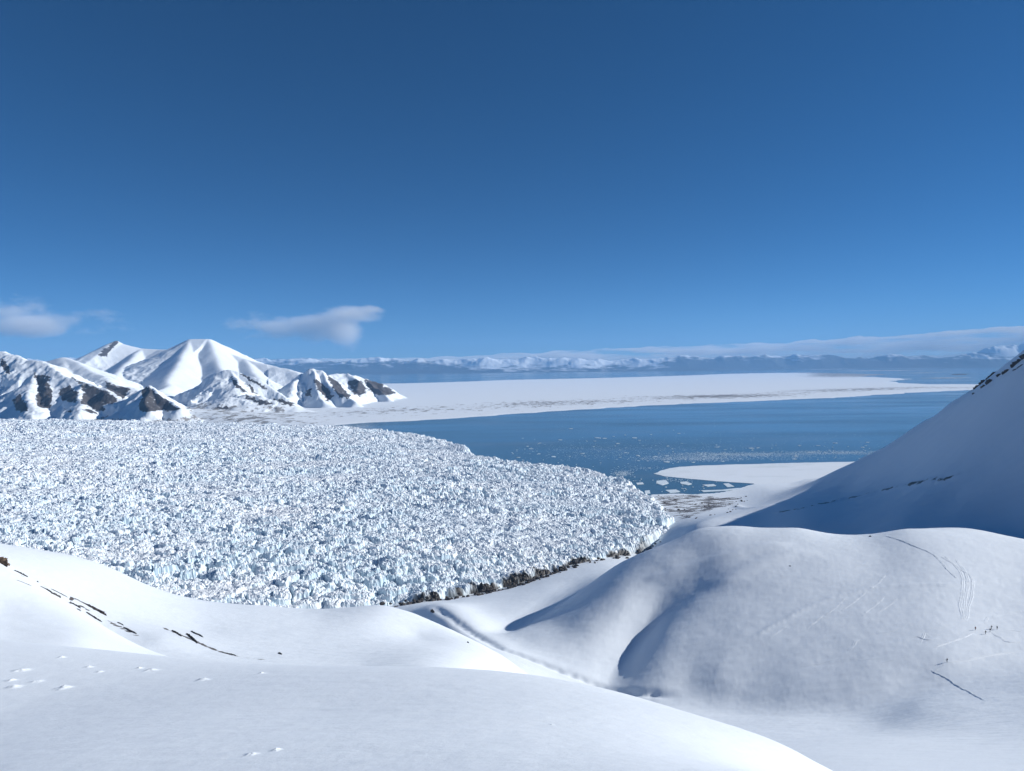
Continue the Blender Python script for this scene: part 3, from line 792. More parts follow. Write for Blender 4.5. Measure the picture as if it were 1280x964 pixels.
def mat_seaice():
    k = NT('sea_ice')
    n = k.noise(k.pos(0.006, 0.012, 1), 1.0, 6, 0.6)
    c = k.mix(k.ramp(n, 0.52, 0.75), SNOW, (0.66, 0.72, 0.76, 1))
    return k.bsdf(c, 0.6, 0.2)
M_SEAICE = mat_seaice()
ICE_EDGE = [(818, 592), (826, 588.5), (836, 585.5), (850, 583.5), (880, 581.8), (920, 580.6), (960, 579.6), (1010, 578.3), (1075, 577), (1160, 577), (1160, 606), (1040, 606), (960, 607), (946, 606), (940, 604.2), (925, 603.4), (905, 602.2), (885, 600.6), (865, 598.8), (848, 597), (832, 595.4)]
o = slab('sea_ice', [sea_point(x, y, 0.5) for x, y in ICE_EDGE], 0.5, 1.2, M_SEAICE, 5.0)
struct(o)

M_FLOE = mat_plain('floating_ice', (0.84, 0.87, 0.90, 1), 0.45, (0.62, 0.75, 0.82, 1), 0.25)
BIG = [([(876, 613), (903, 612.2), (920, 610.2), (927, 610), (926, 611.4), (905, 613.6), (880, 615)], 'long narrow strip of ice in the dark notch below the big ice sheet'),
       ([(904, 604.5), (911, 604.2), (918, 608.2), (909, 608.8)], 'squarish tilted ice plate at the inner end of the dark water notch'),
       ([(878, 606), (892, 605.2), (895, 607), (884, 608.2)], 'flat ice floe next to the squarish plate in the dark water notch'),
       ([(850, 602.5), (858, 601.8), (865, 604.8), (860, 606.2), (851, 604.8)], 'angular ice floe in the middle of the dark water notch'),
       ([(821, 601), (832, 600), (836, 604), (828, 606.4), (820, 604)], 'largest loose ice floe below the left tip of the big ice sheet'),
       ([(795, 603.6), (803, 603), (805, 605.2), (797, 605.8)], 'small ice floe halfway between the glacier front and the ice sheet tip'),
       ([(806, 613.5), (812, 612.8), (813, 616.5), (807, 617.2)], 'pale ice floe floating against the stony beach beside the glacier'),
       ([(832, 612.5), (845, 611.8), (850, 614.5), (838, 616.2)], 'ice floe lying just off the stony beach under the notch')]
for pts, lab in BIG:
    o = slab('ice_floe', [sea_point(x, y, 0.8) for x, y in pts], 0.8, 1.4, M_FLOE, 1.2, 4.0)
    tag(o, lab, 'ice floe')

def lump_mesh(name, seed, sub=3, squash=0.45, rough=0.35, freq=1.6):
    """irregular broken lump about one metre across, flat-shaded"""
    import bmesh
    bm = bmesh.new()
    bmesh.ops.create_icosphere(bm, subdivisions=sub, radius=0.5)
    V = np.array([v.co for v in bm.verts])
    n = fbm(V[:, 0] * freq * 2 + seed * 3.1 + V[:, 2] * 1.7, V[:, 1] * freq * 2 - seed * 1.7 + V[:, 2] * 2.3, 3, seed)
    f = 1 + rough * n
    for v, k in zip(bm.verts, f):
        v.co = Vector((v.co.x * k, v.co.y * k, v.co.z * squash * (k + 0.25 * rough * math.sin(9 * v.co.x + seed))))
    me = bpy.data.meshes.new(name); bm.to_mesh(me); bm.free()
    return me

rng = random.Random(7)
FLOES = [lump_mesh('ice_floe', 20 + i, 2, 0.32, 0.5) for i in range(5)]
BITS = [(747, 547.5, 9), (756, 548, 6), (793, 547.5, 8), (799, 550.5, 4), (772, 554.5, 5), (700, 550, 6), (663, 561, 4), (692, 571, 7), (798, 576, 5), (797, 569.5, 5), (833, 577.5, 9), (834, 570, 6), (728, 567, 5), (939, 560.5, 7), (1044, 554, 6), (1084, 553, 5), (995, 570.5, 6), (993, 574, 5), (880, 570.5, 5), (849, 542, 4), (904, 577, 4), (867, 578, 5), (775, 572, 4), (782, 566, 4), (648, 572, 5), (659, 558, 4), (714, 536, 5), (675, 554, 5)]
spots = [(x, y, w) for x, y, w in BITS]
while len(spots) < 230:
    r = rng.random()
    if r < 0.45: x, y = rng.uniform(640, 900), rng.triangular(536, 596, 575)
    elif r < 0.8: x, y = rng.uniform(800, 1110), rng.uniform(556, 577)
    else: x, y = rng.uniform(765, 905), rng.uniform(596, 616)
    spots.append((x, y, rng.choice((1.5, 2, 2, 2.5, 3, 4))))
gl_edge = [p[:2] for p in GLP]
beach_d = [tuple(sea_point(*p)[:2]) for p in ((950, 605), (930, 610), (905, 616), (880, 618), (850, 618), (825, 619), (800, 640), (1000, 640))]
ice_poly = [tuple(sea_point(*p)[:2]) for p in ICE_EDGE]
M_BIT = mat_plain('brash', (0.80, 0.85, 0.88, 1), 0.45, (0.60, 0.74, 0.82, 1), 0.4)
n_bit = 0
for x, y, w in spots:
    p = sea_point(x, y)
    a, b = np.array([p[0]]), np.array([p[1]])
    if inside(a, b, GLP)[0] or inside(a, b, ice_poly)[0] or inside(a, b, beach_d)[0]: continue
    mw = w * p[1] / FPX
    o = bpy.data.objects.new('ice_chunk', FLOES[n_bit % 5]); COL.objects.link(o)
    if not o.data.materials: o.data.materials.append(M_BIT)
    o.location = (p[0], p[1], 0.05 * mw * 0.3)
    o.rotation_euler = (0, 0, rng.uniform(0, 6.3))
    o.scale = (mw * rng.uniform(0.8, 1.2), mw * rng.uniform(0.5, 1.0), min(mw, 7.0) * rng.uniform(0.5, 1.1))
    tag(o, 'small white ice chunk drifting in the blue fjord off the glacier front', 'ice chunk', 'ice chunks drifting in the fjord')
    n_bit += 1

def brash():
    """thin fields of ice crumbs on the water: too many to count"""
    r = np.random.RandomState(3)
    V, F = [], []
    areas = [((860, 573), 80, 5, 2000), ((920, 568), 110, 4, 2600), ((1040, 566), 80, 3.5, 1500), ((780, 562), 160, 16, 900), ((950, 550), 200, 22, 260), ((778, 592), 17, 5, 420), ((845, 600), 30, 4, 160), ((730, 566), 90, 14, 260), ((800, 585), 40, 5, 130), ((960, 572), 130, 4, 600)]
    for (cx, cy), sx, sy, n in areas:
        for _ in range(n):
            x, y = cx + sx * r.uniform(-1, 1) * r.uniform(0.3, 1), cy + sy * r.uniform(-1, 1) * r.uniform(0.2, 1)
            p = sea_point(x, y)
            a, b = np.array([p[0]]), np.array([p[1]])
            if inside(a, b, GLP)[0] or inside(a, b, ice_poly)[0] or inside(a, b, beach_d)[0]: continue
            s = r.uniform(0.8, 2.4) * r.uniform(0.5, 1.3); k = r.randint(4, 7); a0 = r.uniform(0, 6.3)
            h = r.uniform(0.1, 0.5); i = len(V)
            for q in range(k): V.append((p[0] + s * math.cos(a0 + q * 6.283 / k) * r.uniform(0.7, 1.2), p[1] + s * math.sin(a0 + q * 6.283 / k) * r.uniform(0.7, 1.2), 0.02))
            V.append((p[0], p[1], h))
            for q in range(k): F.append((i + q, i + (q + 1) % k, i + k))
    o = obj('brash_ice', mesh_from('brash_ice', V, F, False), M_BIT)
    struct(o, 'stuff')
brash()

# ------------------------------------------------------------------ rocks
def mat_rock(name, a, b):
    k = NT(name)
    n = k.noise(k.pos(), 1.3, 7, 0.7)
    return k.bsdf(k.mix(k.ramp(n, 0.35, 0.65), a, b), 0.85, 0.2, k.bump(k.noise(k.pos(), 2.5, 6, 0.7), 0.7, 0.25))
M_ROCK = mat_rock('dark_rock', (0.035, 0.032, 0.032, 1), (0.10, 0.09, 0.085, 1))
M_BROWN = mat_rock('brown_rock', (0.07, 0.050, 0.036, 1), (0.19, 0.14, 0.10, 1))

def outcrop(name, a, b, wpx, hpx, label, group=None, seed=1, m=None):
    """jagged rock breaking through the snow between two photo pixels"""
    A, B = place(*a), place(*b)
    mid = (A + B) / 2
    sc_ = mid[1] / FPX
    L = max(np.linalg.norm(B - A), wpx * sc_); W = wpx * sc_; H = hpx * sc_
    ux = (B - A) / max(np.linalg.norm(B - A), 1e-6)
    nn = normal_at(mid, 2.0)
    uy = np.cross(nn, ux); uy /= np.linalg.norm(uy)
    nz = np.cross(ux, uy)
    n1 = max(10, min(70, int(L / max(W, 0.2) * 9))); n2 = 12
    T, S = np.meshgrid(np.linspace(-1, 1, n1), np.linspace(-1, 1, n2))
    T, S = T.ravel(), S.ravel()
    q = T * L / 2 / max(W, 0.1)
    wid = (1 - T ** 4) * np.clip(0.75 + 0.9 * fbm(q * 0.8 + seed * 5.1, q * 0 + 0.3, 2, seed), 0.12, 1.5) + 0.05
    prof = np.clip(1 - np.abs(S) ** 2.2, 0, 1)
    hgt = prof * (1 - T ** 6) * (0.45 + 0.7 * (0.5 + 0.8 * noise(q * 1.6 + seed, S * 1.3 + 3, seed + 9))) + 0.22 * fbm(q * 3.1, S * 2.7 + seed, 3, seed + 4) * prof
    off = 0.5 * noise(q * 0.6 + 9.7, q * 0 + seed, seed + 2)
    P = mid + np.outer(T * L / 2, ux) + np.outer((S * wid + off) * W / 2, uy)
    g = ground(P[:, 0], P[:, 1])
    edge = (np.abs(S) > 0.99) | (np.abs(T) > 0.99)
    P[:, 2] = g
    P = P + np.outer(np.where(edge, -0.5 * H - 0.15, hgt * H), nz)
    f = grid_faces(n2, n1)
    if np.cross(ux, uy)[2] < 0: f = f[:, ::-1]
    o = obj(name, mesh_from(name, P, f, False), m or M_ROCK)
    tag(o, label, 'rock', group)
    return o

G_L, G_R = 'rocks along the left snow ridge', 'rocks near the top of the shaded right slope'
LEFT_ROCKS = [((0, 700), (8, 709), 12, 6, 'brown boulder at the left edge, topmost of the ridge rocks', M_BROWN),
    ((17, 713), (35, 722), 3, 1.5, 'dark slab just right of the brown boulder on the left ridge', None),
    ((20, 725), (40, 733), 1.0, 0.5, 'thinnest rock sliver on the left ridge, below the dark slab by the boulder', None),
    ((46, 728), (57, 733), 4, 2, 'stubby dark rock at the upper end of the middle chain on the left ridge', None),
    ((57, 736), (65, 742), 3, 1.5, 'small dark rock directly below the stubby rock on the left ridge', None),
    ((64, 742), (76, 748), 4, 2, 'lumpy rock in the middle of the chain on the left ridge', None),
    ((63, 736), (85, 747), 1.3, 0.8, 'long thin rock rib running above the lumpy rock on the left ridge', None),
    ((87, 753), (101, 761), 2.5, 1.5, 'narrow dark rock below the lumpy one on the left ridge', None),
    ((107, 755), (134, 770), 4, 2.2, 'longest and thickest dark rock band on the left ridge', None),
    ((107, 765), (128, 778), 2.6, 1.5, 'pointed dark rock slab below the thickest band on the left ridge', None),
    ((146, 778), (155, 782), 1.6, 1, 'short rock sliver between the thickest band and the lowest slab on the left ridge', None),
    ((154, 784), (171, 793), 3, 1.5, 'lowest dark slab at the foot of the left ridge', None),
    ((214, 788), (227, 796), 3, 1.5, 'dark rock apart to the left of the broken rock cluster in the snow bowl', None),
    ((232, 792), (247, 805), 4, 2, 'biggest rock of the broken cluster in the snow bowl', None),
    ((238, 789), (254, 797), 2.6, 1.5, 'upper slanting rock of the broken cluster in the snow bowl', None),
    ((275, 815), (296, 820), 2.0, 1, 'low flat rock right of and below the broken cluster in the snow bowl', None),
    ((348, 816), (352, 818.5), 2.2, 1.5, 'tiny lone rock in the bright snow well right of the broken cluster', None)]
for i, (a, b, w, h, lab, m) in enumerate(LEFT_ROCKS):
    outcrop('rock_outcrop', a, b, w, h, lab, G_L, i + 1, m)
RIGHT_ROCKS = [((1217, 484), (1224, 478.5), 3.5, 2.5, 'lowest dark rock of the upper chain on the shaded slope'),
    ((1224, 478), (1232, 472), 4, 3, 'second dark rock from the bottom of the upper chain on the shaded slope'),
    ((1232, 472), (1245, 463.5), 2.6, 2, 'long thin rock of the upper chain on the skyline of the shaded slope'),
    ((1215.5, 492.5), (1218.5, 490.5), 2.5, 2, 'smallest and lowest lone rock on the shaded slope'),
    ((1226, 485), (1232, 480.5), 3, 2.5, 'dark rock touching the lower end of the fat block on the shaded slope'),
    ((1233, 480.5), (1241, 473.5), 5.5, 4, 'fat dark block in the middle of the rocks on the shaded slope'),
    ((1246, 470.5), (1251.5, 467), 3.5, 2.5, 'small dark rock just above the fat block on the shaded slope'),
    ((1253, 467.5), (1262, 461), 4, 3, 'dark rock halfway up between the fat block and the black crest rock'),
    ((1264, 459.5), (1277, 449), 4.5, 4, 'big dark crest rock on the skyline by the right edge'),
    ((1277, 449), (1290, 441), 7, 6, 'black crest rock cut by the right edge of the view'),
    ((1266, 463), (1271, 460), 2.5, 1.5, 'short rock right under the big dark crest rock'),
    ((1271, 460), (1279, 454.5), 1.8, 1.2, 'thin rock rib slanting to the right edge below the crest')]
for i, (a, b, w, h, lab) in enumerate(RIGHT_ROCKS):
    outcrop('rock_outcrop', (a[0], a[1] + 1), (b[0], b[1] + 1), w, h, lab, G_R, i + 40)
for i, (a, b, w, h, lab) in enumerate([((539, 765), (543, 766), 4, 4, 'dark standing boulder on a snow hump at the head of the gully'),
    ((584, 803), (586, 804), 2.4, 1.6, 'single small stone in the snow right of the gully knoll'),
    ((1086.5, 670.5), (1089.5, 671), 2.2, 1.2, 'small dark stone on the bright top of the snow mound'),
    ((986, 707.5), (989, 708), 1.8, 0.9, 'tiny stone on the left shoulder of the snow mound')]):
    outcrop('boulder', a, b, w, h, lab, None, i + 70)

# boulders of the beach and of the dirty glacier margin
BOULD = [lump_mesh('boulder', 50 + i, 2, 0.7, 0.5) for i in range(4)]
n_b = 0
for _ in range(70):
    x, y = rng.uniform(822, 935), rng.uniform(619, 650)
    p = place(x, y, 900)
    if not (1300 < p[1] < 2100) or p[2] < 0.6: continue
    o = bpy.data.objects.new('beach_boulder', BOULD[n_b % 4]); COL.objects.link(o)
    if not o.data.materials: o.data.materials.append(M_ROCK)
    sz = rng.uniform(2.0, 5.0)
    o.location = (p[0], p[1], p[2] + 0.1 * sz); o.rotation_euler = (0, 0, rng.uniform(0, 6.3)); o.scale = (sz * 1.3, sz, sz * 0.8)
    tag(o, 'dark boulder lying among the stones on the beach beside the glacier', 'boulder', 'boulders on the stony beach')
    n_b += 1

MARGIN = [sea_point(*p) for p in ((845, 655, 20), (838, 660, 25), (800, 682, 34), (760, 694, 38), (700, 710, 42), (640, 728, 46), (560, 746, 52), (480, 757, 56))]
n_b = 0
while n_b < 170:
    t = rng.choice((rng.uniform(1.5, 7), rng.uniform(3.8, 7)))
    i = min(int(t), 6); f = t - i
    p = MARGIN[i] * (1 - f) + MARGIN[i + 1] * f
    e = MARGIN[i + 1] - MARGIN[i]; nrm_ = np.array([-e[1], e[0]]); nrm_ /= np.linalg.norm(nrm_)
    if nrm_[1] > 0: nrm_ = -nrm_
    off = rng.triangular(-12, 18, 0)
    x, y = p[0] + nrm_[0] * off, p[1] + nrm_[1] * off
    sz = rng.uniform(2.0, 6.0) * (0.5 if off > 12 else 1)
    o = bpy.data.objects.new('moraine_boulder', BOULD[n_b % 4]); COL.objects.link(o)
    o.location = (x, y, ground(x, y)[0] + 0.15 * sz + (max(0, -off) * 0.5)); o.rotation_euler = (rng.uniform(-0.4, 0.4), rng.uniform(-0.4, 0.4), rng.uniform(0, 6.3)); o.scale = (sz * 1.3, sz, sz * 1.1)
    tag(o, 'dark boulder in the rubble band between the glacier edge and the snow', 'boulder', 'boulders along the glacier edge')
    n_b += 1

# ------------------------------------------------------------------ snow lumps on the near slope
LUMPS = [(27, 838, 24, 'widest snow lump of the left cluster on the near slope'), (14, 850.5, 16, 'flat snow lump at the left edge between two brighter ones'), (46, 852, 18, 'snow lump on the right side of the left cluster, near slope'),
         (17, 859, 24, 'lowest snow lump of the left cluster, at the left edge'), (80, 860, 24, 'faint broad snow lump right of the left cluster'), (111, 834, 14, 'small bright snow lump close under the near ridge line'),
         (124, 840, 13, 'dim snow lump touching the small bright one from below'), (174, 835.5, 13, 'faint narrow snow lump left of the brightest lump'), (189, 838, 22, 'brightest peaked snow lump in the middle of the near slope'),
         (253, 850, 22, 'snow lump with a long tail, right of the brightest one'), (327, 842, 15, 'small flat snow lump farthest right under the near ridge'), (345, 938, 20, 'bright snow lump low on the near slope near the bottom edge'),
         (314, 943, 22, 'thin streak of snow beside the low bright lump'), (77, 822, 15, 'flat snow lump sitting on the near ridge line'), (690, 906, 9, 'tiny snow lump alone on the right part of the near slope')]
def lump(px, py, wpx, label, seed):
    c = place(px, py, 3.0, 200)
    r = wpx * c[1] / FPX * 0.5
    nr, na = 12, 36
    R_, T_ = np.meshgrid(np.linspace(0.02, 1.35, nr), np.linspace(0, 2 * np.pi, na, endpoint=False), indexing='ij')
    R_, T_ = R_.ravel(), T_.ravel()
    rr = R_ * (1 + 0.22 * noise(np.cos(T_) * 1.3 + seed, np.sin(T_) * 1.3 - seed, seed))
    x, y = c[0] + r * rr * np.cos(T_), c[1] + r * 1.25 * rr * np.sin(T_)
    h = 0.24 * r * (np.exp(-(R_ / 0.55) ** 2) - 0.03) * (1 + 0.5 * noise(x / r * 1.2, y / r * 1.2, seed + 3)) + 0.05 * r * fbm(x / r * 2.5, y / r * 2.5, 2, seed + 7) * np.exp(-(R_ / 0.8) ** 2)
    z = ground(x, y) + np.where(R_ > 1.3, -0.05, h)
    F = grid_faces(na, nr)      # rings stored per angle below
    idx = np.arange(nr * na).reshape(nr, na)
    F = np.stack([idx[:-1], idx[1:], np.roll(idx, -1, 1)[1:], np.roll(idx, -1, 1)[:-1]], -1).reshape(-1, 4)
    o = obj('snow_lump', mesh_from('snow_lump', np.stack([x, y, z], 1), F), M_SNOW)
    tag(o, label, 'snow lump', 'snow lumps on the near slope')
for i, (x, y, w, lab) in enumerate(LUMPS): lump(x, y, w, lab, i + 1)

# ------------------------------------------------------------------ ski tracks on the mound
def track(pts, width, label, h=0.16, wob=0.6):
    C_ = np.array(line_on_ground(pts))
    n = max(12, int(np.linalg.norm(np.diff(C_[:, :2], axis=0), axis=1).sum() / 1.2))
    t = np.linspace(0, len(C_) - 1, n)
    i = np.clip(t.astype(int), 0, len(C_) - 2); f = (t - i)[:, None]
    p0, p1, p2, p3 = C_[np.maximum(i - 1, 0), :2], C_[i, :2], C_[i + 1, :2], C_[np.minimum(i + 2, len(C_) - 1), :2]
    P = 0.5 * (2 * p1 + (p2 - p0) * f + (2 * p0 - 5 * p1 + 4 * p2 - p3) * f ** 2 + (3 * p1 - p0 - 3 * p2 + p3) * f ** 3)
    P = P + wob * np.stack([noise(t * 2.1, t * 0 + 1.5, 3), noise(t * 2.1, t * 0 + 4.5, 4)], 1)
    T = np.gradient(P, axis=0); T /= np.linalg.norm(T, axis=1)[:, None] + 1e-9
    N = np.stack([-T[:, 1], T[:, 0]], 1)
    taper = np.minimum(1, np.minimum(np.arange(n), np.arange(n)[::-1]) / 6.0)
    prof = [(-0.5, -0.12), (-0.28, 1.0), (-0.08, 0.12), (0.08, 0.12), (0.28, 1.0), (0.5, -0.12)]
    rows = []
    for a, b in prof:
        q = P + N * (a * width)
        hh = b * h * taper * (0.75 + 0.5 * noise(np.arange(n) / 2.3, np.full(n, a * 9), 8)) if b > 0 else np.full(n, b * h)
        rows.append(np.stack([q[:, 0], q[:, 1], ground(q[:, 0], q[:, 1]) + hh], 1))
    V = np.concatenate(rows)
    o = obj('ski_track', mesh_from('ski_track', V, grid_faces(len(prof), n)[:, ::-1], True), M_SNOW)
    struct(o)
for pts, w in [([(1176, 695), (1192, 706), (1203, 720), (1203, 740), (1201, 757), (1204, 776)], 1.6),
               ([(1195, 698), (1206, 716), (1210, 732), (1206, 752), (1206, 774)], 1.6), ([(1180, 694), (1200, 712), (1215, 722), (1215, 742), (1211, 760), (1207, 776)], 1.4),
               ([(1105, 670), (1140, 682), (1168, 694), (1184, 712), (1198, 724)], 1.2), ([(1163, 838), (1184, 850), (1208, 863), (1233, 877)], 0.7),
               ([(1184, 829), (1205, 826), (1235, 820), (1278, 814)], 1.2), ([(1088, 738), (1098, 728), (1107, 718)], 1.2), ([(1095, 768), (1110, 757), (1122, 748)], 1.2), ([(1030, 772), (1045, 758), (1056, 748)], 1.2),
               ([(1060, 816), (1065, 808), (1070, 802), (1076, 798)], 1.4), ([(1095, 792), (1110, 790), (1122, 786)], 1.1),
               ([(1072, 826), (1085, 824), (1096, 822)], 1.6), ([(1098, 830), (1108, 826), (1120, 824)], 1.6), ([(1240, 772), (1260, 766), (1282, 764)], 1.2), ([(1205, 792), (1214, 789), (1221, 785)], 1.2),
               ([(1232, 780), (1232, 775), (1236, 772), (1240, 774)], 1.2), ([(1000, 835), (1025, 830), (1050, 822)], 1.0), ([(1290, 800), (1262, 803), (1248, 796), (1240, 790)], 1.2), ([(1052, 764), (1070, 750), (1084, 738)], 1.0), ([(1078, 770), (1094, 756), (1106, 746)], 1.0), ([(1008, 788), (1020, 776), (1030, 768)], 1.0), ([(960, 800), (972, 790), (984, 782)], 1.0), ([(1130, 800), (1145, 796), (1160, 800), (1172, 797)], 1.2), ([(1185, 832), (1170, 838), (1160, 842)], 1.0), ([(1246, 790), (1262, 788), (1282, 790)], 1.1), ([(1150, 806), (1152, 798), (1157, 792), (1163, 797)], 1.2), ([(1165, 812), (1185, 803), (1205, 797), (1219, 790)], 1.0)]:
    track(pts, w * 1.25, 'track', 0.17 if len(pts) < 4 else 0.22)

# ------------------------------------------------------------------ people on the mound
def mat_cloth(name, c): return mat_plain(name, c, 0.8, tuple(v * 1.5 for v in c[:3]) + (1,), 9.0, 0.2)
M_SKIN = mat_plain('skin', (0.45, 0.27, 0.19, 1), 0.5)

def skin_body(name, joints, edges, radii):
    me = bpy.data.meshes.new(name)
    me.from_pydata([tuple(j) for j in joints], edges, [])
    o = bpy.data.objects.new(name, me); COL.objects.link(o)
    md = o.modifiers.new('skin', 'SKIN'); md.use_smooth_shade = True
    for v, r in zip(me.skin_vertices[0].data, radii): v.radius = r if isinstance(r, tuple) else (r, r)
    me.skin_vertices[0].data[0].use_root = True
    sb = o.modifiers.new('smooth', 'SUBSURF'); sb.levels = sb.render_levels = 1
    dg = bpy.context.evaluated_depsgraph_get()
    m2 = bpy.data.meshes.new_from_object(o.evaluated_get(dg))
    bpy.data.objects.remove(o); m2.name = name
    for p in m2.polygons: p.use_smooth = True
    return m2

def person(px, py, yaw, jacket, trousers, hat, label, arm=0.25, stride=0.12, pack=None):
    g = place(px, py)
    root = bpy.data.objects.new('person', None); COL.objects.link(root)
    root.location = tuple(g); root.rotation_euler = (0, 0, yaw); root.scale = (1.08, 1.08, 1.08)
    J, E, R = [], [], []
    def v(p, r, par=None):
        J.append(p); R.append(r)
        if par is not None: E.append((par, len(J) - 1))
        return len(J) - 1
    pel = v((0, 0, 0.95), (0.17, 0.12)); ch1 = v((0, -0.01, 1.15), (0.16, 0.115), pel); ch2 = v((0, 0, 1.38), (0.19, 0.125), ch1)
    nk = v((0, 0.01, 1.52), 0.06, ch2); hd = v((0, 0.03, 1.63), (0.085, 0.10), nk); v((0, 0.03, 1.75), (0.075, 0.09), hd)
    for s in (-1, 1):
        hp = v((0.10 * s, 0.0, 0.88), 0.10, pel); kn = v((0.12 * s, 0.05 + stride * s, 0.48), 0.068, hp); an = v((0.12 * s, stride * 1.4 * s - 0.02, 0.10), 0.055, kn)
        v((0.13 * s, stride * 1.4 * s + 0.17, 0.055), (0.05, 0.045), an)
        sh = v((0.21 * s, 0, 1.42), 0.075, ch2); el = v((0.30 * s, 0.02 + arm * 0.3, 1.15), 0.056, sh); wr = v((0.28 * s, 0.08 + arm, 0.96), 0.042, el)
        pm = v((0.27 * s, 0.12 + arm, 0.89), 0.042, wr)
    me = skin_body('body', J, E, R)
    b = obj('body', me, jacket, root)
    me.materials.append(trousers); me.materials.append(M_SKIN)
    for p in me.polygons:
        z = p.center.z
        p.material_index = 1 if z < 0.93 and abs(p.center.x) < 0.24 else (2 if z > 1.54 else 0)
    # five gloved fingers on each hand
    fg = []
    for s in (-1, 1):
        for k in range(5):
            a0 = (0.27 * s + (0.015 * (k - 1.5) if k < 4 else -0.03 * s), 0.13 + arm + (0 if k < 4 else 0.02), 0.87)
            ln = (0.07, 0.08, 0.075, 0.06, 0.05)[k]
            a1 = (a0[0], a0[1] + 0.02, a0[2] - ln * 0.55); a2 = (a0[0] - 0.01 * s, a0[1] + 0.005, a0[2] - ln)
            fg.append((a0, a1, a2))
    Jf, Ef = [], []
    for ch in fg:
        i = len(Jf); Jf += list(ch); Ef += [(i, i + 1), (i + 1, i + 2)]
    import bmesh
    bm = bmesh.new()
    for a0, a1, a2 in fg:
        ring = []
        for c, r in ((a0, 0.010), (a1, 0.010), (a2, 0.007)):
            ring.append([bm.verts.new((c[0] + r * math.cos(q * 1.0472), c[1] + r * math.sin(q * 1.0472), c[2])) for q in range(6)])
        for r0, r1 in zip(ring, ring[1:]):
            for q in range(6): bm.faces.new((r0[q], r1[q], r1[(q + 1) % 6], r0[(q + 1) % 6]))
        bm.faces.new(ring[-1][::-1])
    fm = bpy.data.meshes.new('gloves'); bm.to_mesh(fm); bm.free()
    obj('gloves', fm, trousers, root)
    # hat, face, rucksack
    bm = bmesh.new()
    bmesh.ops.create_uvsphere(bm, u_segments=16, v_segments=10, radius=1.0)
    bmesh.ops.delete(bm, geom=[x for x in bm.verts if x.co.z < -0.12], context='VERTS')
    for x in bm.verts: x.co = Vector((x.co.x * 0.098, x.co.y * 0.115 + 0.025, x.co.z * 0.13 + 1.71))
    hm = bpy.data.meshes.new('hat'); bm.to_mesh(hm); bm.free()
    obj('hat', hm, hat, root)
    bm = bmesh.new()
    for c, r, st in (((0, 0.125, 1.66), 0.016, (0.9, 1.3, 1.6)), ((-0.032, 0.113, 1.685), 0.012, (1.3, 0.6, 0.8)), ((0.032, 0.113, 1.685), 0.012, (1.3, 0.6, 0.8)), ((0, 0.112, 1.615), 0.012, (2.2, 0.6, 0.6))):
        m4 = Matrix.Translation(c) @ Matrix.Diagonal((*[r * q for q in st], 1))
        bmesh.ops.create_icosphere(bm, subdivisions=1, radius=1.0, matrix=m4)
    fc = bpy.data.meshes.new('face'); bm.to_mesh(fc); bm.free()
    obj('face', fc, M_SKIN, root)
    if pack:
        bm = bmesh.new()
        bmesh.ops.create_cube(bm, size=1.0, matrix=Matrix.Translation((0, -0.21, 1.24)) @ Matrix.Diagonal((0.30, 0.19, 0.48, 1)))
        bmesh.ops.bevel(bm, geom=bm.edges[:], offset=0.05, segments=2, affect='EDGES')
        pk = bpy.data.meshes.new('rucksack'); bm.to_mesh(pk); bm.free()
        obj('rucksack', pk, pack, root)
    tag(root, label, 'person', 'people out on the snow mound' if py < 810 else None)

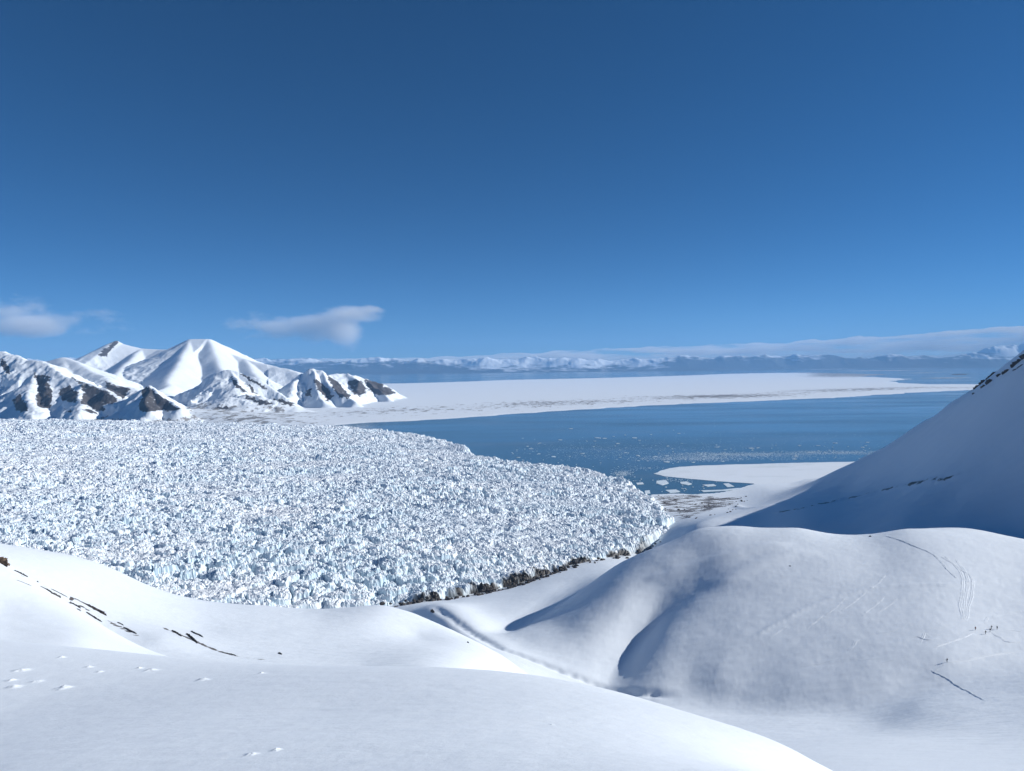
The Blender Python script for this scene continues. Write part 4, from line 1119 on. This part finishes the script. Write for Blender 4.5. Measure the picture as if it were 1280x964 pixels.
NAVY, BLACK, RED, GREY = mat_cloth('navy_cloth', (0.012, 0.016, 0.035, 1)), mat_cloth('black_cloth', (0.01, 0.01, 0.012, 1)), mat_cloth('rust_cloth', (0.16, 0.03, 0.018, 1)), mat_cloth('dark_grey_cloth', (0.03, 0.03, 0.034, 1))
person(1219.3, 788, 2.4, RED, GREY, BLACK, 'person in rusty red jacket standing apart at the left of the group', 0.2, 0.05, GREY)
person(1232, 793, 0.6, BLACK, BLACK, BLACK, 'person in black, nearest and lowest of the group on the mound', 0.3, 0.14, BLACK)
person(1237.6, 790, 0.4, NAVY, BLACK, GREY, 'person in dark navy between the lowest one and the one right behind', 0.25, 0.1, NAVY)
person(1239.4, 786.5, 0.8, GREY, BLACK, BLACK, 'person in dark grey, highest up the slope in the group of five', 0.25, 0.08, BLACK)
person(1246.4, 787, -0.3, BLACK, NAVY, NAVY, 'tall dark person standing at the right end of the group', 0.2, 0.04, NAVY)
person(1183.8, 828, 1.2, NAVY, BLACK, BLACK, 'lone dark figure walking below the group with a track behind', 0.35, 0.16, BLACK)

# ------------------------------------------------------------------ low bars far out in the fjord, tide crack in the shore ice
M_BAR = mat_plain('wet_gravel', (0.10, 0.10, 0.105, 1), 0.8, (0.55, 0.58, 0.62, 1), 0.006)
for (x0, x1, y, hy) in ((1040, 1165, 463.3, 0.5), (1085, 1190, 460.2, 0.45), (1000, 1075, 461.6, 0.4), (1150, 1215, 472.5, 0.5), (1120, 1180, 466.2, 0.4)):
    n = 14
    up = [(x0 + (x1 - x0) * i / n, y - 0.0109 * (x0 + (x1 - x0) * i / n - (x0 + x1) / 2) - hy * math.sin(math.pi * i / n) * (0.6 + 0.6 * rng.random())) for i in range(1, n)]
    dn = [(x0 + (x1 - x0) * i / n, y - 0.0109 * (x0 + (x1 - x0) * i / n - (x0 + x1) / 2) + hy * math.sin(math.pi * i / n) * (0.6 + 0.6 * rng.random())) for i in range(n - 1, 0, -1)]
    struct(slab('gravel_bar_ground', [sea_point(a, b, 2.0) for a, b in [(x0, y + 0.0109 * (x1 - x0) / 2)] + up + [(x1, y - 0.0109 * (x1 - x0) / 2)] + dn], 2.0, 3.0, M_BAR, 0, 400))
struct(slab('islet_ground', [sea_point(a, b, 3.0) for a, b in ((1188, 468.3), (1192, 467.5), (1200, 467.3), (1208, 467.2), (1212, 467.6), (1206, 468.6), (1196, 469.0))], 3.0, 4.0, mat_plain('dark_shingle', (0.04, 0.042, 0.05, 1), 0.9), 0, 300))
